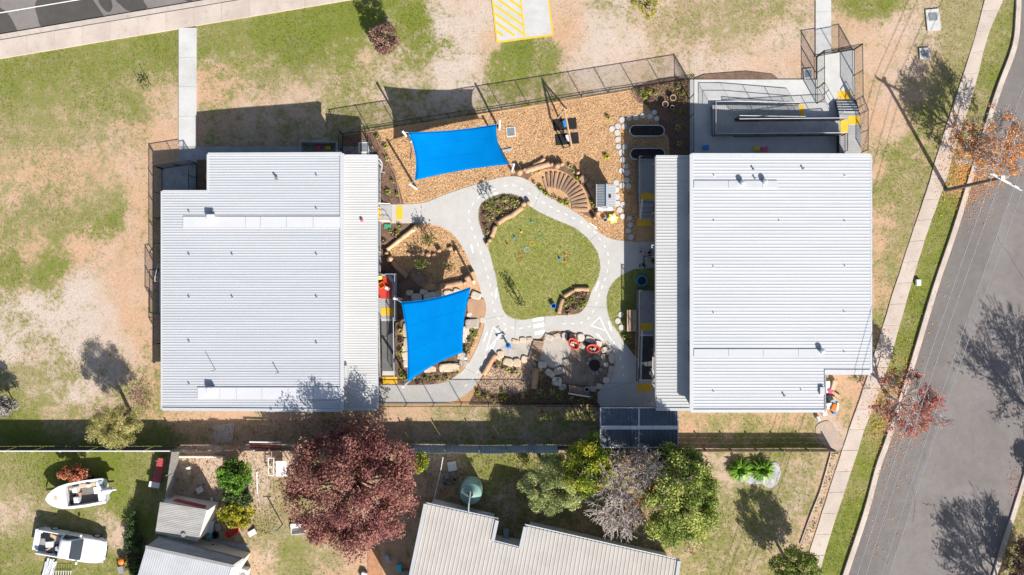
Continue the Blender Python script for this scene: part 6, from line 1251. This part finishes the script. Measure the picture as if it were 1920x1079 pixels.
bare('street_tree', 'half-bare street tree with red leaves near the rubbish heap', (1664, 742), 4.6, .12, 6, .7, 22, 2600, m_autr, .08, None, m_twig, L0=1.0, nmain=5, clust=.15, lean=(.2, -.4))
bare('bare_tree', 'leafless grey tree between the lemon tree and the olive tree', (1160, 882), 6.0, .16, 6, .68, 23, 700, m_aut, .06, None, m_twig, L0=1.45, nmain=8)
bare('street_tree', 'leafless tree beyond the far kerb shading the road', (1968, 835), 7.0, .16, 6, .5, 24, 1500, m_dkg, .1, None, m_trunk, L0=1.5, nmain=5)
bare('street_tree', 'leafless tree below the lower street corner', (1905, 1160), 6.5, .15, 6, .5, 25, 1500, m_dkg, .1, None, m_trunk, L0=1.45, nmain=5)
tree('street_tree', 'leafy tree beyond the far kerb of the street', 2110, 1030, 4.0, 1.6, 1.5, 1.8, 60, .5, 8000, .1, m_dkg, trunk_r=.15, seed=30, base=(1985, 985))
# strappy plants on white gravel and small garden plants
def strappy(label, x, y, r, nl, m, h=.5, group=None, name='strappy_plant'):
    t = thing(name, label, 'plant', P(x, y), group); b = P(x, y); vs = []; fs = []; lv = []
    for i in range(nl):
        a = random.uniform(0, 6.28); rr = r * random.uniform(.6, 1.1); hh = h * random.uniform(.5, 1.1); d = Vector((math.cos(a), math.sin(a), 0)); s_ = Vector((-d.y, d.x, 0)) * r * .06
        o = len(vs); p1 = b + d * rr * .45 + Vector((0, 0, hh)); p2 = b + d * rr + Vector((0, 0, hh * .55)); vs += [b + s_ * .6, b - s_ * .6, p1 - s_, p1 + s_, p2]; fs += [[o, o + 1, o + 2, o + 3], [o + 3, o + 2, o + 4]]; lv += [random.random()] * 5
    o = addmesh('leaf_rosette', vs, fs, m, t); at_ = o.data.attributes.new('lv', 'FLOAT', 'POINT'); at_.data.foreach_set('value', lv); return t
strappy('bright green strappy plant nearer the bare patch on white gravel', 1385, 880, 1.0, 230, m_cit); strappy('bright green strappy plant on the middle of the white gravel', 1427, 880, 1.0, 230, m_cit)
strappy('yellow strappy plant beside the round pavers and swing', 1140, 221, .28, 40, m_yel_s, .3); strappy('yellow strappy plant in wood chips nearer the cubby', 1137, 294, .34, 46, m_yel_s, .3)
GP = [('bark bed by the western verandah', [(726, 300), (735, 340), (728, 360), (722, 275), (744, 365), (706, 258)]), ('bark bed below the western steps', [(752, 426), (740, 440), (722, 452), (731, 433), (745, 436)]), ('upper planted bed of the lawn', [(908, 400), (915, 388), (930, 378), (945, 374), (960, 376), (972, 378), (950, 388), (935, 396), (920, 408), (910, 425), (916, 436), (968, 386)]), ('lower planted bed of the lawn', [(1062, 570), (1072, 562), (1085, 555), (1094, 565), (1080, 578), (1065, 584), (1090, 575)]), ('bed between the curved path and lower sail', [(880, 640), (890, 630), (872, 655), (858, 700), (840, 706), (820, 712), (800, 712), (785, 716), (775, 708), (885, 622)]), ('planted bed around the sleeper fan', [(1000, 345), (1015, 355), (1025, 362), (1040, 371), (1052, 378), (1062, 382), (1070, 312), (1075, 320), (1108, 378), (1112, 388), (1010, 320), (995, 325), (1085, 335)]), ('southern bed along the courtyard fence', [(895, 735), (910, 742), (925, 748), (945, 745), (960, 748), (980, 742), (1000, 748), (1020, 740), (1035, 735), (1050, 745), (1070, 748), (1090, 750), (1108, 745), (1025, 720), (1010, 732), (940, 732)]), ('gravel patch by the pebble pad', [(940, 690), (950, 694), (960, 697), (968, 698), (930, 688), (936, 682)]), ('bed beside the terracotta pots', [(1200, 175), (1210, 182), (1220, 188), (1230, 176), (1270, 165), (1280, 175), (1278, 210), (1270, 240), (1275, 270), (1215, 172)]), ('bed below the timber bench', [(1172, 632), (1180, 640), (1186, 652), (1183, 628)]), ('strip beside the western ramp', [(750, 620), (751, 640), (750, 660), (752, 690), (754, 705), (760, 710)])]
for where, lst in GP:
    for x, y in lst: strappy('small tufted plant in the ' + where, x + random.uniform(-2, 2), y + random.uniform(-2, 2), random.uniform(.2, .36), 34, random.choice([m_brn, m_olive, m_yg, m_wat]), .3, 'plants in the ' + where, 'tufted_plant')
# ---------------------------------------------------------------- loose surface stuff: grass, chips, fallen leaves
def outside(x, y):
    k = np.ones(len(x), bool)
    for p in EXCL: k &= ~pip(p, x, y)
    return k
BLD = [[(300, 285), (712, 285), (712, 775), (300, 775)], [(1228, 285), (1615, 285), (1615, 780), (1228, 780)]]
def scatter(n_): return rng.uniform(-40, 1960, n_), rng.uniform(-20, 1100, n_)
m_gb = L('grass_blade', [(.33, .265, .145), (.23, .225, .065), (.15, .185, .03)], .3, .9)
x, y = scatter(230000); k = outside(x, y)
for b in BLD: k &= ~pip(b, x, y)
x, y = x[k], y[k]; f = field(x, y); keep = rng.random(len(x)) < np.clip(f[0] * 1.15 - .12, 0, 1); x, y, f = x[keep], y[keep], f[:, keep]
def blades(x, y, z, hgt, lv, spread, nb=2):
    n_ = len(x); X_ = np.repeat((x - CX) / S, nb) + rng.normal(size=n_ * nb) * .03; Y_ = np.repeat((CY - y) / S, nb) + rng.normal(size=n_ * nb) * .03; N_ = n_ * nb
    a = rng.uniform(0, 6.28, N_); h_ = hgt * rng.uniform(.5, 1.4, N_); s_ = spread * rng.uniform(.3, 1.2, N_); wd = .014 * rng.uniform(.7, 1.6, N_)
    b = np.stack([X_, Y_, np.full(N_, z)], 1); sd = np.stack([-np.sin(a) * wd, np.cos(a) * wd, np.zeros(N_)], 1); tip = b + np.stack([np.cos(a) * s_, np.sin(a) * s_, h_], 1); md = b + np.stack([np.cos(a) * s_ * .45, np.sin(a) * s_ * .45, h_ * .7], 1)
    v_ = np.stack([b - sd, b + sd, md + sd * 1.2, tip], 1)
    v_ = np.stack([b - sd * 1.2, md - sd, tip, md + sd], 1).reshape(-1, 3); return v_, np.arange(4 * N_).reshape(-1, 4), np.repeat(np.repeat(lv, nb), 4)
o = leafobj('grass', [blades(x, y, -.035, .045, np.clip(f[1] + rng.normal(size=len(x)) * .22, 0, 1), .07)], m_gb); tag(o, 'short patchy grass growing over the dirt', 'grass', None, 'stuff')
xx, yy = rng.uniform(890, 1240, 45000), rng.uniform(355, 640, 45000); kk = pip(lawn, xx, yy) | pip(lawn2, xx, yy); kk &= ~pip([(905, 381), (930, 368), (955, 365), (974, 371), (984, 383), (960, 403), (934, 420), (925, 440), (914, 454), (900, 420)], xx, yy) & ~pip([(1105, 545), (1104, 560), (1097, 575), (1084, 587), (1047, 590), (1053, 566), (1064, 553), (1080, 544)], xx, yy)
xx, yy = xx[kk], yy[kk]; o = leafobj('lawn_grass', [blades(xx, yy, .04, .02, np.clip(.5 + rng.normal(size=len(xx)) * .2, 0, 1), .05)], m_gb); tag(o, 'mown courtyard lawn grass', 'grass', None, 'stuff')
m_cl = L('wood_chip', [(.17, .09, .042), (.54, .33, .165), (.78, .55, .32)], 0, .9)
def chips(name, label, poly, n_, m, z, size, excl):
    p = np.array(poly); x, y = rng.uniform(p[:, 0].min(), p[:, 0].max(), n_), rng.uniform(p[:, 1].min(), p[:, 1].max(), n_); k = pip(poly, x, y)
    for e in excl: k &= ~pip(e, x, y)
    x, y = x[k], y[k]; c = np.stack([(x - CX) / S, (CY - y) / S, z + rng.random(len(x)) * .015], 1); o = leafobj(name, [leafcloud(c, size, None, .32, 1.6)], m); tag(o, label, 'mulch', None, 'stuff')
CH = [(705, 250), (1290, 155), (1290, 300), (1230, 300), (1190, 454), (1140, 448), (1090, 404), (1035, 370), (965, 328), (880, 348), (790, 380), (757, 380), (742, 330)]
DB = [[(1187, 166), (1290, 152), (1290, 300), (1258, 300), (1254, 262), (1240, 240), (1215, 200), (1196, 192)], [(958, 332), (975, 322), (1030, 305), (1060, 312), (1095, 340), (1108, 365), (1120, 395), (1118, 412), (1060, 386), (1000, 345)]]
chips('wood_chips', 'loose pale wood chips under the swing and upper sail', CH, 80000, m_cl, .02, .052, DB)
chips('wood_chips', 'loose pale wood chips in the western triangle bed', [(725, 472), (787, 422), (825, 427), (850, 442), (868, 467), (885, 505), (865, 528), (820, 536), (790, 530), (760, 510)], 9000, m_cl, .03, .052, [])
m_bk = L('bark_chip', [(.09, .052, .034), (.2, .12, .08), (.34, .23, .17)], 0, .95)
for k, (poly, z) in enumerate([([(643, 256), (708, 248), (740, 320), (757, 383), (716, 384), (712, 292), (643, 290)], .03), ([(716, 420), (785, 420), (755, 446), (724, 472), (735, 495), (800, 545), (905, 560), (900, 600), (880, 660), (850, 706), (812, 718), (750, 720)], .03), (DB[0], .03), ([(880, 756), (905, 706), (930, 670), (1005, 670), (1040, 690), (1060, 722), (1119, 735), (1119, 757)], .034), ([(905, 381), (955, 365), (984, 383), (934, 420), (914, 454), (899, 396)], .06), ([(1105, 545), (1097, 575), (1047, 590), (1064, 553)], .06)]):
    chips('bark_chips', ['loose dark bark in the bed by the long fence', 'loose dark bark around the lower sail', 'loose dark bark beside the pots', 'loose dark bark along the southern courtyard fence', 'loose dark bark in the upper lawn bed', 'loose dark bark in the lower lawn bed'][k], poly, 7000, m_bk, z, .05, [] if k != 0 else [])
m_gc = L('ground_cover_leaf', [(.12, .075, .05), (.27, .20, .11), (.24, .25, .06), (.38, .30, .17)], .2, .9)
def cover(label, poly, n_, z=.05, h=.22):
    p = np.array(poly); x, y = rng.uniform(p[:, 0].min(), p[:, 0].max(), n_), rng.uniform(p[:, 1].min(), p[:, 1].max(), n_)
    dn = np.sin(x * .55 + np.sin(y * .41) * 2) * np.sin(y * .6 + np.sin(x * .37) * 2); k = pip(poly, x, y) & (dn > -.25 + rng.random(n_) * .5); x, y, dn = x[k], y[k], dn[k]
    c = np.stack([(x - CX) / S, (CY - y) / S, z + rng.random(len(x)) * h * np.clip(dn + .3, .1, 1)], 1)
    tag(leafobj('ground_cover', [leafcloud(c, .07, None, .3, .5)], m_gc), label, 'ground cover', None, 'stuff')
cover('low brown and green ground cover in the upper lawn bed', [(905, 383), (955, 367), (980, 383), (932, 418), (914, 450), (900, 410)], 5000)
cover('low brown ground cover in the lower lawn bed', [(1104, 547), (1096, 573), (1050, 588), (1058, 562), (1075, 546)], 3000)
cover('low dark ground cover along the southern courtyard fence', [(890, 752), (905, 730), (930, 738), (985, 736), (1005, 690), (1040, 698), (1060, 728), (1118, 738), (1118, 756)], 9000)
cover('low ground cover between the curved path and lower sail', [(885, 612), (905, 604), (895, 640), (870, 688), (850, 705), (815, 716), (755, 720), (752, 690), (800, 700), (860, 690), (872, 640)], 6000)
cover('low ground cover around the sleeper fan', [(1000, 343), (1028, 362), (1062, 382), (1075, 392), (1060, 388), (1030, 372), (1003, 350)], 2000)
cover('low ground cover beside the terracotta pots', [(1190, 168), (1288, 154), (1288, 220), (1262, 215), (1240, 170), (1225, 200), (1200, 190)], 3500)
cover('low ground cover beside the western ramp and creek', [(748, 600), (754, 600), (756, 700), (749, 715)], 800)
cover('weeds along the boundary strip below the classroom', [(310, 790), (700, 785), (700, 830), (310, 832)], 3500, -.02, .15)
cover('weeds and leaf litter in the shaded tank yard', [(792, 850), (1040, 852), (1050, 985), (985, 985), (930, 970), (800, 940)], 9000, -.02, .2)
cover('weeds and leaf litter below the lemon tree and bare tree', [(1040, 850), (1260, 850), (1330, 1040), (1270, 1045), (1050, 985)], 9000, -.02, .2)
cover('brown leaf litter in the strip beside the lower footpath', [(1556, 852), (1574, 850), (1540, 950), (1520, 1020), (1500, 1030), (1530, 940)], 4500, .01, .05)
cover('leaf litter in the cluttered junk yard', [(335, 852), (520, 852), (520, 1000), (470, 1010), (395, 940), (330, 930)], 5000, -.02, .12)
def litter(label, cx, cy, rx, ry, n_, m, z=.03):
    a = rng.normal(size=(n_, 2)); c = np.stack([(cx + a[:, 0] * rx - CX) / S, (CY - cy - a[:, 1] * ry) / S, np.full(n_, z) + rng.random(n_) * .03], 1)
    tag(leafobj('fallen_leaves', [leafcloud(c, .045, None, .6, 2.0)], m), label, 'leaves', None, 'stuff')
litter('orange fallen leaves under the street tree by the power pole', 1815, 325, 26, 36, 2200, m_aut); litter('red fallen leaves under the street tree near the rubbish heap', 1672, 765, 26, 48, 1500, m_aut); litter('brown fallen leaves beneath the wattle tree', 262, 742, 14, 16, 600, m_brn); litter('fallen leaves along the street gutter', 1735, 640, 30, 130, 200, m_aut, .035); litter('fallen leaves along the lower street gutter', 1640, 940, 30, 80, 220, m_aut, .035); litter('red fallen leaves at the far kerb', 1905, 920, 10, 30, 160, m_autr, .035)
